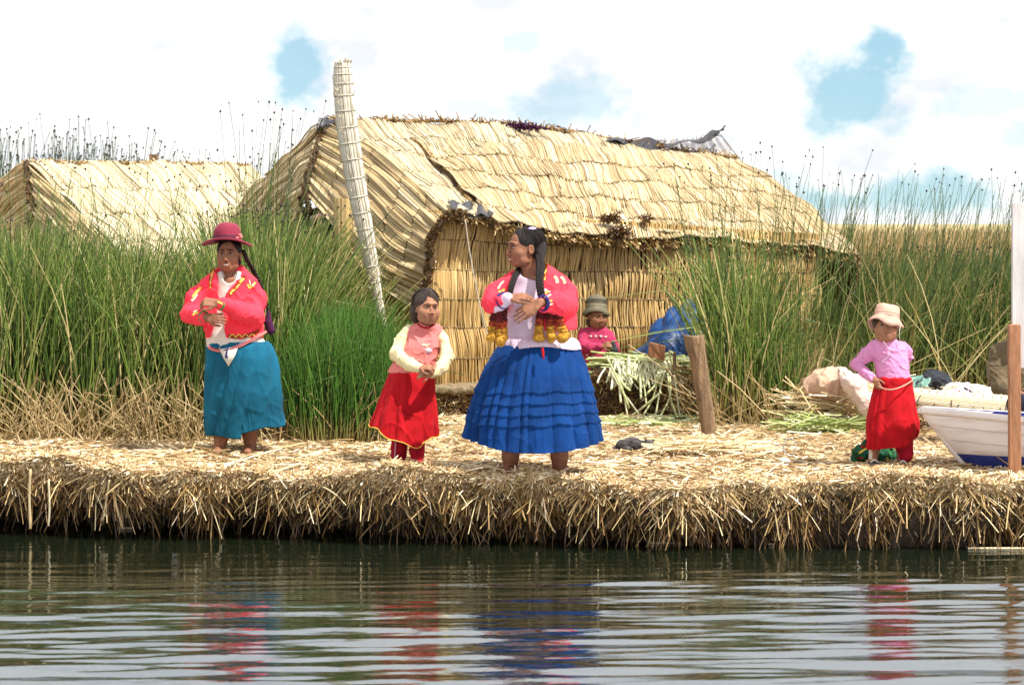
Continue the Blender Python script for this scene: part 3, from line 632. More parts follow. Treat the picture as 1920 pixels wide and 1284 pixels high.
# end mats meeting at the dark seam
gr = surf([[(604, 230, 21.5), (590, 275, 21.3), (578, 315, 21.15), (568, 356, 21.0)],
           [(690, 272, 20.95), (672, 325, 20.75), (655, 385, 20.65), (640, 440, 20.6)],
           [(775, 340, 20.4), (752, 400, 20.22), (725, 470, 20.15), (700, 525, 20.15)],
           [(842, 404, 19.95), (812, 448, 19.92), (800, 505, 19.92), (775, 575, 19.95)]])
mat_panel(gr, hut, 105, 5, M['thatch'], r=.0075, puff=.008, side=(-1, -1, .3), name='end_mat', shear=0, wob=.012, tint=(.55, .2), ragged=.008)
gl = surf([[(604, 230, 21.5), (568, 356, 21.0), (560, 420, 21.0)], [(525, 308, 22.2), (510, 420, 21.8), (505, 480, 21.8)], [(442, 392, 23.0), (430, 500, 22.9), (430, 560, 22.9)]])
mat_panel(gl, hut, 90, 3, M['thatch'], r=.0075, puff=.02, side=(-1, -1, .3), name='end_mat', tint=(.55, .2))
bound_edge([(608, 228, 21.45), (598, 262, 21.3), (588, 300, 21.1), (572, 350, 20.95), (580, 395, 20.9)], hut, .022, 500, name='seam')
bound_edge([(868, 402, 19.84), (843, 404, 19.82), (824, 425, 19.8), (806, 455, 19.8), (808, 490, 19.8), (797, 535, 19.8)], hut, .032, 900)
# roof: underlayer, overlay mat, rear slope
rg = [(628, 228, 21.7), (800, 231, 22.3), (950, 236, 22.9), (1100, 256, 23.6), (1250, 282, 24.3), (1384, 300, 24.9)]
ev = [(846, 404, 19.88), (925, 411, 20.12), (1080, 430, 20.75), (1240, 438, 21.4), (1420, 446, 22.1), (1596, 468, 22.75)]
md = [tuple((a + b) / 2 + o for a, b, o in zip(p, q, (0, 3, -.05))) for p, q in zip(rg, ev)]
mat_panel(surf([rg, md, ev]), hut, 400, 6, M['thatch_pale'], cordmat='tancord', r=.0062, puff=.006, lift=.010, side=(-.2, -1, 1), name='roof', wob=.007, tint=(.5, .24), ragged=.012)
og = [(770, 262, 21.75), (930, 264, 22.45), (1090, 274, 23.05), (1190, 282, 23.7), (1290, 292, 24.3), (1392, 305, 24.75)]
oe = [(925, 414, 20.02), (1030, 432, 20.4), (1150, 444, 20.9), (1290, 446, 21.5), (1440, 455, 22.1), (1603, 478, 22.7)]
om = [tuple((a + b) / 2 + o for a, b, o in zip(p, q, (0, -3, -.16))) for p, q in zip(og, oe)]
om[-1] = (1506, 384, 23.6)
mat_panel(surf([og, om, oe]), hut, 420, 5, M['thatch'], cordmat='tancord', r=.0062, puff=.007, lift=.014, side=(-.2, -1, 1), name='roof_overlay', wob=.010, tint=(.55, .25), ragged=.008, thick=.06, back='cut_end')
# shaggy cut ends along the eave
P0 = cr1([W(*p) for p in oe], 30); n = 1500; t = rng.random(n) * (len(P0) - 1); C = crv(P0, t) + np.array([0, .0, -.005]); d = np.stack([.55 + .3 * rng.normal(size=n), -.55 + .3 * rng.normal(size=n), -.62 + .35 * rng.normal(size=n)], -1)
d /= np.linalg.norm(d, axis=1, keepdims=True); L = .03 + .06 * rng.random(n); C[:, 2] -= .045 * rng.random(n); C[:, 1] += .05 * rng.random(n)
V, Q, rid, al = tubes(np.stack([C - d * .03, C + d * L[:, None]], 1), np.full((n, 2), .006)); mesh('eave_fringe', V, Q, M['fringe'], parent=hut, tint=np.clip(.1 + rng.random(n) * .8, 0, 1)[rid], along=al, kind='stuff', smooth=False)
P0 = cr1([W(*p) for p in ev[:2]], 30); n = 300; t = rng.random(n) * (len(P0) - 1); C = crv(P0, t); d = rng.normal(size=(n, 3)) * .3 + np.array([.4, -.5, -.6]); 
V, Q, rid, al = tubes(np.stack([C - d * .03, C + d * .06], 1), np.full((n, 2), .006)); mesh('eave_fringe', V, Q, M['fringe'], parent=hut, tint=np.clip(rng.random(n) * .8, 0, 1)[rid], along=al, kind='stuff', smooth=False)
rb = [(p[0], p[1] + 0, p[2] + .05) for p in rg]; re_ = [(455, 372, 23.4), (600, 372, 23.9), (760, 372, 24.4), (930, 375, 24.9), (1150, 390, 25.6), (1420, 400, 26.2)]
mat_panel(surf([rb, re_]), hut, 200, 4, M['thatch'], r=.010, puff=.02, lift=.03, side=(0, 1, 1), name='roof', layers=1, cords=False)
# ridge bundle with frayed ends
P0 = cr1([W(a, b - 2, c) for a, b, c in rg], 20); n = 1500; t = rng.random(n) * (len(P0) - 1); C = crv(P0, t); d = np.stack([rng.normal(size=n) * .6 - .3, rng.normal(size=n) * .5, np.abs(rng.normal(size=n)) * .35], -1); L = .03 + .09 * rng.random(n) ** 2
V, Q, rid, al = tubes(np.stack([C, C + d * L[:, None]], 1), np.full((n, 2), .006)); mesh('ridge_fringe', V, Q, M['fringe'], parent=hut, tint=np.clip(.25 + rng.random(n) * .5, 0, 1)[rid], along=al, kind='stuff', smooth=False)
# raised left edge of the overlay
bound_edge([(772, 262, 21.7), (810, 298, 21.25), (850, 342, 20.75), (890, 385, 20.3), (922, 412, 20.02)], hut, .024, 500, 'backing', 'overlay_edge')
# torn tuft in the middle of the overlay edge
for cx, cy, Dn, nn, s in [(1143, 408, 20.95, 110, .028), (1208, 411, 21.25, 40, .015), (1162, 434, 20.85, 110, .035)]:
    C = W(cx, cy, Dn) + rng.normal(size=(nn, 3)) * np.array([s * 1.5, .02, s * .5]); d = rng.normal(size=(nn, 3)) * .6 + np.array([.4, -.7, -.2]); V, Q, rid, al = tubes(np.stack([C, C + d * .05], 1), np.full((nn, 2), .006))
    mesh('torn_tuft', V, Q, M['fringe'], parent=hut, tint=(rng.random(nn) * .45)[rid], along=al, kind='stuff', smooth=False)
# overhanging flap at the right end, seen from inside
fl = surf([[(1528, 452, 22.75), (1565, 460, 22.75), (1602, 474, 22.72)], [(1526, 480, 22.95), (1556, 505, 22.95), (1598, 522, 22.8)], [(1522, 508, 23.1), (1552, 548, 23.1), (1580, 572, 22.95)]])
mat_panel(fl, hut, 70, 1, reed_material('inner_reed', [(0, (.16, .085, .04)), (.5, (.36, .21, .10)), (1, (.52, .34, .17))]), r=.0075, puff=.0, side=(-1, -1, 0), name='end_flap', cords=False, jit=.02, back='darkback')
bound_edge([(1602, 474, 22.7), (1600, 520, 22.78), (1582, 572, 22.92)], hut, .036, 600)
bound_edge([(1530, 458, 22.6), (1566, 468, 22.65), (1602, 478, 22.66)], hut, .018, 200)
# hanging white cord on the front wall
V, Q = tube([W(872, 412, 19.75), W(880, 470, 19.8), W(897, 560, 19.85), W(916, 640, 19.9)], .0055, 5, sub=6); mesh('hanging_cord', V, Q, M['palecord'], parent=hut)
# black sheet and corrugated zinc at the ridge
def sheet(name, rows, mat, parent, nu=40, nv=10, thick=.006, fn=None, **kw):
    S = surf(rows); U, Vv = np.meshgrid(np.linspace(0, 1, nu), np.linspace(0, 1, nv)); P = S(U, Vv); Nn = normals(S, U, Vv, (0, -1, .6))
    if fn is not None: P = P + Nn * fn(U, Vv)[..., None]
    f = P.reshape(-1, 3); g = (P - Nn * thick).reshape(-1, 3); q = gridq(nu, nv); nb = len(f); idx = np.arange(nb).reshape(nv, nu); bd = np.concatenate([idx[0, :-1], idx[:-1, -1], idx[-1, :0:-1], idx[:0:-1, 0]])
    return mesh(name, np.vstack([f, g]), np.vstack([q, q[:, ::-1] + nb, np.stack([bd, np.roll(bd, -1), np.roll(bd, -1) + nb, bd + nb], -1)]), mat, parent=parent, **kw)
sheet('zinc_sheet', [[(1190, 264, 24.6), (1290, 260, 24.9), (1352, 252, 25.2)], [(1180, 292, 24.15), (1290, 300, 24.5), (1394, 306, 24.95)]], M['metal'], hut, 120, 8, fn=lambda u, v: .02 * np.sin(u * 2 * pi * 9))
sheet('plastic_sheet', [[(1045, 244, 23.6), (1120, 254, 23.85), (1220, 266, 24.2), (1320, 256, 24.65), (1366, 236, 24.95)], [(1055, 254, 23.35), (1130, 266, 23.6), (1220, 279, 24.0), (1320, 266, 24.5), (1350, 248, 24.85)]], M['blacksheet'], hut, 60, 8,
      fn=lambda u, v: .03 * np.sin(u * 17 + v * 3) + .02 * np.sin(u * 40 + 1))
sheet('plastic_sheet', [[(838, 384, 20.12), (880, 386, 20.25), (905, 390, 20.3)], [(850, 409, 19.82), (890, 410, 19.95), (926, 409, 20.0)]], M['blacksheet'], hut, 30, 8, fn=lambda u, v: .015 * np.sin(u * 17 + v * 3) + .03)
sheet('plastic_sheet', [[(598, 226, 21.4), (612, 224, 21.4), (628, 230, 21.45)], [(596, 246, 21.3), (606, 240, 21.3), (622, 238, 21.35)]], M['blacksheet'], hut, 20, 8, fn=lambda u, v: .01 * np.sin(u * 17 + v * 3) + .02)
n = 160; C = W(968, 238, 22.85) + rng.normal(size=(n, 3)) * np.array([.12, .03, .008]); d = rng.normal(size=(n, 3)) * .5; V, Q, rid, al = tubes(np.stack([C, C + d * .05], 1), np.full((n, 2), .008))
mesh('ridge_tuft', V, Q, M['purple'], parent=hut, kind='stuff')
# doorway box, coloured dark for the shade inside, behind the seam
V, Q = box(W(578, 490, 21.15), W(628, 402, 21.45)); mesh('doorway_shade', V, Q, M['darkback'], parent=hut, smooth=False)
V, Q = tube([W(585, 412, 20.85), W(606, 404, 20.8), W(628, 412, 20.75)], .03, 7); mesh('door_lintel', V, Q, M['sack'], parent=hut)

# smaller hut at left
h2 = thing('reed_hut', W(250, 700, 23), 'smaller pale reed hut at far left behind green reeds', 'hut')
r2 = [(50, 306, 24.0), (190, 309, 24.4), (330, 309, 24.9), (468, 312, 25.4)]; e2 = [(245, 500, 22.3), (370, 500, 22.8), (480, 500, 23.3), (585, 498, 23.8)]
m2 = [tuple((a + b) / 2 for a, b in zip(p, q)) for p, q in zip(r2, e2)]
mat_panel(surf([r2, m2, e2]), h2, 230, 4, M['thatch_pale'], r=.010, puff=.02, lift=.02, side=(0, -1, 1), name='roof', tint=(.62, .2))
mat_panel(surf([[(50, 306, 23.97), (54, 350, 23.8), (58, 410, 23.6)], [(140, 392, 23.1), (130, 430, 23.0), (120, 480, 23.0)], [(245, 498, 22.25), (230, 540, 22.2), (210, 590, 22.2)]]), h2, 90, 3, M['thatch'], r=.010, puff=.02, side=(-1, -1, .3), name='end_mat', tint=(.5, .2))
mat_panel(surf([[(50, 306, 23.97), (54, 360, 23.8), (58, 470, 23.6)], [(-10, 348, 24.6), (-20, 420, 24.5), (-20, 510, 24.5)], [(-80, 400, 25.3), (-90, 470, 25.3), (-90, 560, 25.3)]]), h2, 90, 3, M['thatch'], r=.010, puff=.02, side=(-1, -1, .3), name='end_mat', tint=(.5, .2))
bound_edge([(50, 305, 23.9), (53, 350, 23.7), (62, 385, 23.55), (52, 420, 23.5)], h2, .03, 400, name='seam')
mat_panel(surf([[(245, 500, 22.4), (420, 500, 23.1), (590, 500, 23.9)], [(245, 730, 22.4), (420, 720, 23.1), (590, 705, 23.9)]]), h2, 150, 3, M['wallreed'], r=.012, puff=.02, side=(0, -1, 0), name='front_wall', layers=1)
mat_panel(surf([[(40, 420, 23.9), (130, 440, 23.0), (235, 480, 22.3)], [(40, 700, 23.9), (130, 710, 23.0), (235, 730, 22.4)]]), h2, 120, 3, M['wallreed'], r=.012, puff=.02, side=(-1, -1, 0), name='end_wall', layers=1)
mat_panel(surf([[(50, 308, 24.05), (260, 311, 24.7), (468, 314, 25.45)], [(-80, 400, 25.5), (200, 400, 26.3), (430, 400, 27)]]), h2, 120, 3, M['thatch_pale'], r=.014, puff=.02, side=(0, 1, 1), name='roof', layers=1, cords=False)
P0 = cr1([W(a, b - 1, c) for a, b, c in r2], 20); n = 700; t = rng.random(n) * (len(P0) - 1); C = crv(P0, t); d = np.stack([rng.normal(size=n) * .5, rng.normal(size=n) * .5, np.abs(rng.normal(size=n)) * .3], -1)
V, Q, rid, al = tubes(np.stack([C, C + d * .06], 1), np.full((n, 2), .009)); mesh('ridge_fringe', V, Q, M['thatch'], parent=h2, tint=np.clip(.2 + rng.random(n) * .5, 0, 1)[rid], along=al, kind='stuff', smooth=False)
V, Q = box(W(279, 306, 26.5), W(297, 290, 26.6)); mesh('wooden_stub', V, Q, M['wood'], parent=h2, smooth=False)

# the tall bound reed pillar
pil = thing('reed_pillar', W(715, 789, 19), 'tall curved pale pillar of reeds bound in rope net, left of the hut', 'pillar')
pp = [(738, 800, 6), (730, 700, 6), (720, 630, 7), (708, 560, 9), (697, 500, 12), (684, 430, 15), (672, 370, 17), (660, 300, 18.5), (651, 240, 19), (645, 180, 18), (643, 140, 17), (642, 116, 14)]
C = cr1([W(a, b, 19.0) for a, b, _ in pp], 6); R = cr1(np.array([[w * 19 / F] for _, _, w in pp]), 6)[:, 0]
n = 95; an = np.arange(n) * 2.399; K = len(C); TT = np.gradient(C, axis=0); TT /= np.linalg.norm(TT, axis=1)[:, None]; A = np.cross(TT, [0, 1, 0]); A /= np.linalg.norm(A, axis=1)[:, None]; B = np.cross(TT, A)
ring = .94 + .06 * rng.random((n, 1)); bul = (.96 + .06 * np.abs(np.sin(np.arange(K) * pi / 3)))[None]
P = C[None] + (A[None] * np.cos(an)[:, None, None] + B[None] * np.sin(an)[:, None, None]) * (R[None] * ring * bul)[..., None]
P[:, -1] += rng.normal(size=(n, 3)) * .012
V, Q, rid, al = tubes(P, np.maximum(R[None] * .085, .003) * np.ones((n, 1)), 4)
V2, Q2 = tube(C, R * .93, 14); core = mesh('reed_core', V2, Q2, M['backing'], parent=pil)
mesh('reed_stem', V, Q, M['pillar_reed'], parent=core, tint=np.clip(.55 + .28 * rng.normal(size=n), 0, 1)[rid], along=al, kind='stuff')
for k in range(3, K - 1, 3):
    th = np.linspace(0, 2 * pi, 17); Pk = C[k] + (A[k] * np.cos(th)[:, None] + B[k] * np.sin(th)[:, None]) * R[k] * 1.07; V, Q, _, _ = tubes(Pk[None], np.full((1, 17), .0045), 5); mesh('binding_cord', V, Q, M['palecord'], parent=pil)
n = 260; k = rng.integers(0, K - 8, n); th = rng.random(n) * 2 * pi; c0 = C[k] + (A[k] * np.cos(th)[:, None] + B[k] * np.sin(th)[:, None]) * R[k][:, None] * 1.05
d = (A[k] * np.cos(th)[:, None] + B[k] * np.sin(th)[:, None]) * .5 + TT[k] * .8 + rng.normal(size=(n, 3)) * .3; V, Q, rid, al = tubes(np.stack([c0, c0 + d * .035], 1), np.full((n, 2), .003)); mesh('frayed_reed', V, Q, M['thatch_pale'], parent=pil, tint=np.full(len(V), .8), along=al, kind='stuff')
post2 = thing('reed_post', W(655, 760, 20.7), 'yellowish upright reed bundle directly behind the curved pillar', 'post')
n = 60; th = np.arange(n) * 2.399; zt = np.array([760, 640, 500, 400, 372]); Pc = np.array([W(652, y, 20.55) for y in zt]); P = Pc[None] + np.stack([np.cos(th), np.sin(th), 0 * th], -1)[:, None] * .10 * (.85 + .15 * rng.random((n, 1, 1)))
V, Q, rid, al = tubes(P, np.full((n, 5), .012), 4); core = mesh('reed_core', *tube(Pc, .09, 12), M['backing'], parent=post2); mesh('reed_stem', V, Q, M['wallreed'], parent=core, tint=np.clip(.75 + .15 * rng.normal(size=n), 0, 1)[rid], along=al, kind='stuff')
# ================================================================ PEOPLE
class Figure:
    def __init__(s, px, py, D, label, group=None):
        s.D = D; s.k = D / F; s.root = thing('person', W(px, py, D), label, 'person', group)
        s.gz = EYE - (py - HY) * s.k
    def J(s, x, y, dy=0.0): return np.array([(x - 960) * s.k, s.D + dy, EYE - (y - HY) * s.k])
    def w(s, n): return n * s.k
    def box(s, x0, y0, x1, y1, d0, d1, h): a = s.J(x0, y1, d0); b = s.J(x1, y0, d1); return Field(a, b, h)
    def rows(s, T, sh=1.0):      # (py, xl, xr, dy, depth ratio)
        out = []
        for y, xl, xr, dy, q in T:
            p = s.J((xl + xr) / 2, y, dy); r = s.w(xr - xl) / 2 * sh; out.append((p[2], p[0], p[1], r, r * q))
        return out
    def add(s, name, VQ, mat, parent=None, **k): return mesh(name, VQ[0], VQ[1], mat, parent=parent or s.root, **k)
    def ribbon(s, name, f, pts, width, mat, parent, lift=.004, sub=5, th=.004):
        """strip laid on the front of a garment along photo points"""
        P = cr1(np.array([(a, b) for a, b in pts], float), sub); T = np.gradient(P, axis=0); T /= np.linalg.norm(T, axis=1)[:, None]; Nn = np.stack([-T[:, 1], T[:, 0]], -1)
        rows = []; last = None
        for j in (-.5, 0, .5):
            r = []
            for p in P + Nn * j * width:
                q = s.J(p[0], p[1]); y = f.front(q[0], q[2]); y = last if y is None else y
                if y is None: y = s.D - .1
                last = y; r.append((q[0], y - lift, q[2]))
            rows.append(r)
        A = np.array(rows); A[:, :, 1] = np.clip(A[:, :, 1], A[1, :, 1] - .006, A[1, :, 1] + .008)
        n = A.shape[1]; fr = A.reshape(-1, 3); bk = fr + np.array([0, th + lift, 0]); q = gridq(n, 3); nb = len(fr); idx = np.arange(nb).reshape(3, n)
        bd = np.concatenate([idx[0, :-1], idx[:-1, -1], idx[-1, :0:-1], idx[:0:-1, 0]])
        return s.add(name, (np.vstack([fr, bk]), np.vstack([q, q[:, ::-1] + nb, np.stack([bd, np.roll(bd, -1), np.roll(bd, -1) + nb, bd + nb], -1)])), mat, parent)
    def patch(s, name, f, outline, mat, parent, lift=.004):
        o = np.array(outline, float); c = o.mean(0); V = []
        for p in list(o) + [c]:
            q = s.J(*p); y = f.front(q[0], q[2]); V.append((q[0], (s.D - .1 if y is None else y) - lift, q[2]))
        n = len(o); V = np.array(V); V = np.vstack([V, V + np.array([0, .006, 0])])
        Q = [(i, (i + 1) % n, n) for i in range(n)] + [((i + 1) % n + n + 1, i + n + 1, 2 * n + 1) for i in range(n)] + [(i, i + n + 1, (i + 1) % n + n + 1, (i + 1) % n) for i in range(n)]
        return s.add(name, (V, Q), mat, parent)
def head_skin(f, c, R, H, k=.010, smile=0, chub=0):
    kid = chub > 2
    """head of height H (crown to chin) centred at c, face towards R @ -Y"""
    u = H / .225; P = lambda x, y, z: c + R @ (np.array([x, y, z]) * u)
    f.ell(P(0, .012, .030), np.array([.074, .092, .080]) * u, R, k)
    f.ell(P(0, -.022, -.028), np.array([.062 + .004 * chub, .066, .080]) * u, R, .02)
    f.ell(P(0, -.052, -.088), np.array([.030 + .006 * chub, .030, .022]) * u, R, .022)
    for s in (-1, 1):
        f.ell(P(s * .036, -.056, -.030), np.array([.026 + .004 * chub, .026, .026]) * u, R, .02)
        f.ell(P(s * .045, -.02, -.075), np.array([.024, .034, .024]) * u, R, .02)
        f.cap(P(s * .012, -.086, .026), P(s * .044, -.074, .024), .010 * u, .008 * u, .012)
        f.ell(P(s * .031, -.092, .006), np.array([.017, .014, .010]) * u, R, .010, cut=True)
        f.ell(P(s * .031, -.077, .004), np.array([.013, .010, .009]) * u, R, .006)
        f.ell(P(s * .076, .012, -.012), np.array([.008, .019, .030]) * u, R, .004)
        f.ell(P(s * .083, .008, -.010), np.array([.006, .010, .018]) * u, R, .004, cut=True)
        f.ell(P(s * .013, -.097, -.037), np.array([.0085, .010, .008]) * u, R, .006)
    if kid:
        for s in (-1, 1): f.ell(P(s * .034, -.050, -.048), np.array([.034, .034, .034]) * u, R, .02)
        f.ell(P(0, -.050, -.080), np.array([.042, .034, .026]) * u, R, .02)
    f.cap(P(0, -.086, .004 if kid else .014), P(0, -.098 if kid else -.104, -.030), .007 * u, (.010 if kid else .0115) * u, .008)
    f.cap(P(-.018, -.088, -.058), P(.018, -.088, -.058), .009 * u, k=.008)
    f.cap(P(-.016, -.085, -.071), P(.016, -.085, -.071), .009 * u, k=.008)
    f.cap(P(-.022, -.098, -.0645), P(.022, -.098, -.0645), .004 * u, k=.004, cut=True)
    f.cap(P(0, .018, -.05), P(0, .022, -.15), .043 * u, .044 * u, .015)
    return P, u
def face_bits(fig, c, R, H, brow=M['eye_dark'], smile=0, both=(-1, 1), lips=M['lip']):
    u = H / .225; bq = .5 if H < .21 else .85; P = lambda x, y, z: c + R @ (np.array([x, y, z]) * u)
    for s in both:
        e = fig.add('eye', ellipsoid(P(s * .031, -.0815, .003), np.array([.0125, .0075, .0055]) * u, R), M['eye_white'])
        fig.add('iris', ellipsoid(P(s * .030, -.0865, .003), np.array([.0058, .0036, .0052]) * u, R), M['eye_dark'], e)
        V, Q = tube([P(s * .016, -.0895, .0105), P(s * .031, -.0905, .0125), P(s * .046, -.080, .0085)], [.0018 * u, .0024 * u, .0014 * u], 6, sub=3); fig.add('eyelash', (V, Q), brow, e)
        V, Q = tube([P(s * .012, -.097, .024), P(s * .030, -.0955, .031), P(s * .050, -.080, .024)], [.003 * u * bq, .0042 * u * bq, .002 * u * bq], 6, sub=3); fig.add('eyebrow', (V, Q), brow)
    wd = .021 + .006 * smile; up = .006 * smile
    V, Q = tube([P(-wd, -.090 + .012 * smile, -.060 + up), P(0, -.1005, -.0575), P(wd, -.090 + .012 * smile, -.060 + up)], [.0015 * u, .0036 * u, .0015 * u], 6, sub=3)
    V2, Q2 = tube([P(-wd, -.088 + .012 * smile, -.064 + up), P(0, -.0975, -.073 - .004 * smile), P(wd, -.088 + .012 * smile, -.064 + up)], [.0015 * u, .0042 * u, .0015 * u], 6, sub=3)
    fig.add('mouth', join([(V, Q), (V2, Q2)]), lips)
    if smile > .5: fig.add('teeth', ellipsoid(P(0, -.0915, -.0655), np.array([.018, .006, .0048]) * u, R), M['teeth'])
def hand(f, wrist, d, back, side, L=.165, curl=(.5, .6, .7, .8), spread=.10, thumb=(.6, .9), k=.004):
    """five fingers: d points from wrist to knuckles, back is the normal of the back of the hand, side=+1/-1 picks the thumb side"""
    d = unit(d); b = unit(np.array(back) - d * np.dot(back, d)); l = np.cross(d, b) * side; q = L / .18
    kn = []
    for i, o in enumerate((.030, .010, -.010, -.028)):
        p0 = wrist + l * o * .6 * q; p1 = wrist + d * (.088, .092, .088, .080)[i] * q + l * o * q
        f.cap(p0, p1, .0135 * q, .0105 * q, .010); kn.append(p1)
    for i, (o, Lf) in enumerate(zip((.030, .010, -.010, -.028), (.072, .080, .075, .058))):
        a = 0; p = kn[i]; dd = unit(d + l * spread * (1.5 - i) * .6)
        for j, fr in enumerate((.46, .31, .23)):
            a += curl[i] * (.8, 1, .7)[j]; v = dd * cos(a) - b * sin(a); n = p + v * Lf * fr * q; f.cap(p, n, (.0088 - .0010 * j) * q, (.0080 - .0012 * j) * q, k); p = n
    p = wrist + d * .022 * q + l * .026 * q; v = unit(d * thumb[0] + l * thumb[1] - b * .25); n = p + v * .038 * q; f.cap(p, n, .013 * q, .0105 * q, .008)
    v2 = unit(d * (thumb[0] + .5) + l * (thumb[1] - .45) - b * .3); n2 = n + v2 * .034 * q; f.cap(n, n2, .0105 * q, .009 * q, k); f.cap(n2, n2 + unit(v2 + d * .3) * .024 * q, .009 * q, .007 * q, k)
def folds(seed, n, jit=.6):
    r = np.random.default_rng(seed); w = 1 + jit * (r.random(n) * 2 - 1); e = np.concatenate([[0], np.cumsum(w)]) / w.sum() * 2 * pi; A = .6 + .5 * r.random(n)
    def fn(th):
        th = np.mod(th, 2 * pi); i = np.clip(np.searchsorted(e, th, side='right') - 1, 0, n - 1); t = (th - e[i]) / (e[i + 1] - e[i])
        return (np.abs(np.sin(pi * t)) ** .75 - .55) * A[i] + .0
    return fn
def skirt(fig, name, rows, mat, n=26, amp=(.02, .075), seed=1, hem=None, tucks=(), twist=0.0, nth=420, nz=70, depth=None, parent=None, th=.010, extra=None, crk=1.0):
    """rows (py, xl, xr, dy, depth ratio) from waist to hem; hem(theta) lifts the edge; tucks = rows where a fold steps out"""
    T = np.array(rows, float); t = np.linspace(0, 1, nz); R = crv(T, t * (len(T) - 1)); a = np.linspace(0, 2 * pi, nth, endpoint=False); fn = folds(seed, n); fn2 = folds(seed + 9, max(3, n // 3))
    out = []
    for i in range(nz):
        y, xl, xr, dy, q = R[i]; c = fig.J((xl + xr) / 2, y, dy); r = fig.w(xr - xl) / 2; am = amp[0] + (amp[1] - amp[0]) * t[i] ** .8
        ph = a + twist * t[i]; s = 1 + am * fn(ph) * (1 + .25 * np.sin(3 * ph + 4 * t[i])) + am * .5 * fn2(ph + .4 * t[i])
        off = 0.0
        for ty, hgt in tucks:
            dyy = (y - ty) - 5 * np.sin(a * 2 + 1) - 1.5 * np.sin(a * n * .5)
            off = off + .009 * np.clip(1 + dyy / hgt, 0, 1) * (dyy < 0)
        z = c[2] + (hem(a) * t[i] ** 2 if hem is not None else 0)
        X = c[0] + (r * s + off) * np.cos(a); Y = c[1] + (r * q * s + off) * np.sin(a); Z = z + 0 * a
        PP = np.stack([X * 1.0, Y * 1.0, Z * .35], -1); nn = vnoise(PP, 70, seed + 3); n2 = vnoise(np.stack([X, Y, Z], -1) * np.array([1, 1, .7]), 34, seed + 5)
        dd = (.005 * (1 - np.clip(np.abs(nn), 0, 1)) ** 3 + .006 * n2 + .006 * (1 - np.clip(np.abs(n2), 0, 1)) ** 5) * (.25 + .75 * t[i]) * crk; X = X + dd * np.cos(a); Y = Y + dd * np.sin(a)
        if extra is not None: X, Y, Z = extra(t[i], a, X, Y, Z)
        out.append(np.stack([X, Y, Z], -1))
    O = out[-1]; cc = O.mean(0)
    i1 = O + (cc - O) * np.array([1, 1, 0]) * (th / .3); i1[:, 2] += .0; out.append(i1)
    for k in (6, 14, 30):
        A = out[max(nz - 1 - k, 1)]; c2 = A.mean(0); out.append(A + (c2 - A) * np.array([1, 1, 0]) * (th / .3))
    V = np.array(out); nr = len(V)
    Vf = np.vstack([V.reshape(-1, 3), V[0].mean(0)[None]]); Q = gridq(nth, nr, True).tolist(); cI = len(Vf) - 1; Q += [[(i + 1) % nth, i, cI] for i in range(nth)]
    return fig.add(name, (Vf, Q), mat, parent)
def braid(pts, r, n, sub=12):
    """plaited hair as a chain of alternating lobes"""
    C = cr1(np.array(pts, float), sub); t = np.linspace(0, len(C) - 1, n * 6); P = crv(C, t); T = np.gradient(P, axis=0); T /= np.linalg.norm(T, axis=1)[:, None]; A = np.cross(T, [0, 1, 0]); A /= np.linalg.norm(A, axis=1)[:, None] + 1e-9; B = np.cross(T, A); out = []
    s = np.linspace(0, n * pi, len(P)); fall = np.interp(np.linspace(0, 1, len(P)), [0, .1, .8, 1], [.9, 1, .85, .5])[:, None]
    for k in range(3):
        ph = s + k * 2 * pi / 3; Q = P + (A * np.sin(ph)[:, None] * .55 + B * np.sin(2 * ph)[:, None] * .35) * r * fall; out.append(tube(Q, (np.full(len(Q), r * .58) * fall[:, 0]), 7))
    return join(out)
def lathe(c, R, prof, n=48, wob=None, close=True):
    """prof (radius x, radius y, z) from rim inwards over the crown"""
    a = np.linspace(0, 2 * pi, n, endpoint=False); V = []
    for i, (rx, ry, z) in enumerate(prof):
        zz = z + (wob(a, rx) if wob else 0); V.append(np.stack([rx * np.cos(a), ry * np.sin(a), zz + 0 * a], -1))
    V = np.array(V).reshape(-1, 3) @ R.T + c; Q = gridq(n, len(prof), True).tolist()
    if close: Q.append(list(range(len(V) - n, len(V))))
    return V, Q
def hair_strands(fig, parent, c, R, rad, mat, n=260, zlo=-.2, seed=4, loc=0):
    """fine loose strands lying over the scalp so the outline is not clean"""
    r = np.random.default_rng(seed); th = r.random(n) * 2 * pi; z = r.random(n) * 1.15 - .15; q = np.sqrt(np.clip(1 - z ** 2, 0, 1)); d = np.stack([q * np.cos(th), q * np.sin(th), z], -1)
    k = (d[:, 1] > -.05) | (z > .80); d = d[k]; n = len(d); t = np.linspace(0, 1, 5)[None, :, None]
    e = d + np.array([0, .25, -.8]) * .9; P = d[:, None] * (1 - t) + e[:, None] * t; P /= np.linalg.norm(P, axis=2, keepdims=True); P = P * (1.0 + .05 * r.random((n, 1, 1)) + .05 * t * r.random((n, 1, 1))) * np.array(rad)
    P = P @ R.T + c; V, Q, _, _ = tubes(P, np.full((n, 5), .0016)); fig.add('loose_hair', (V, Q), mat, parent, kind='stuff')

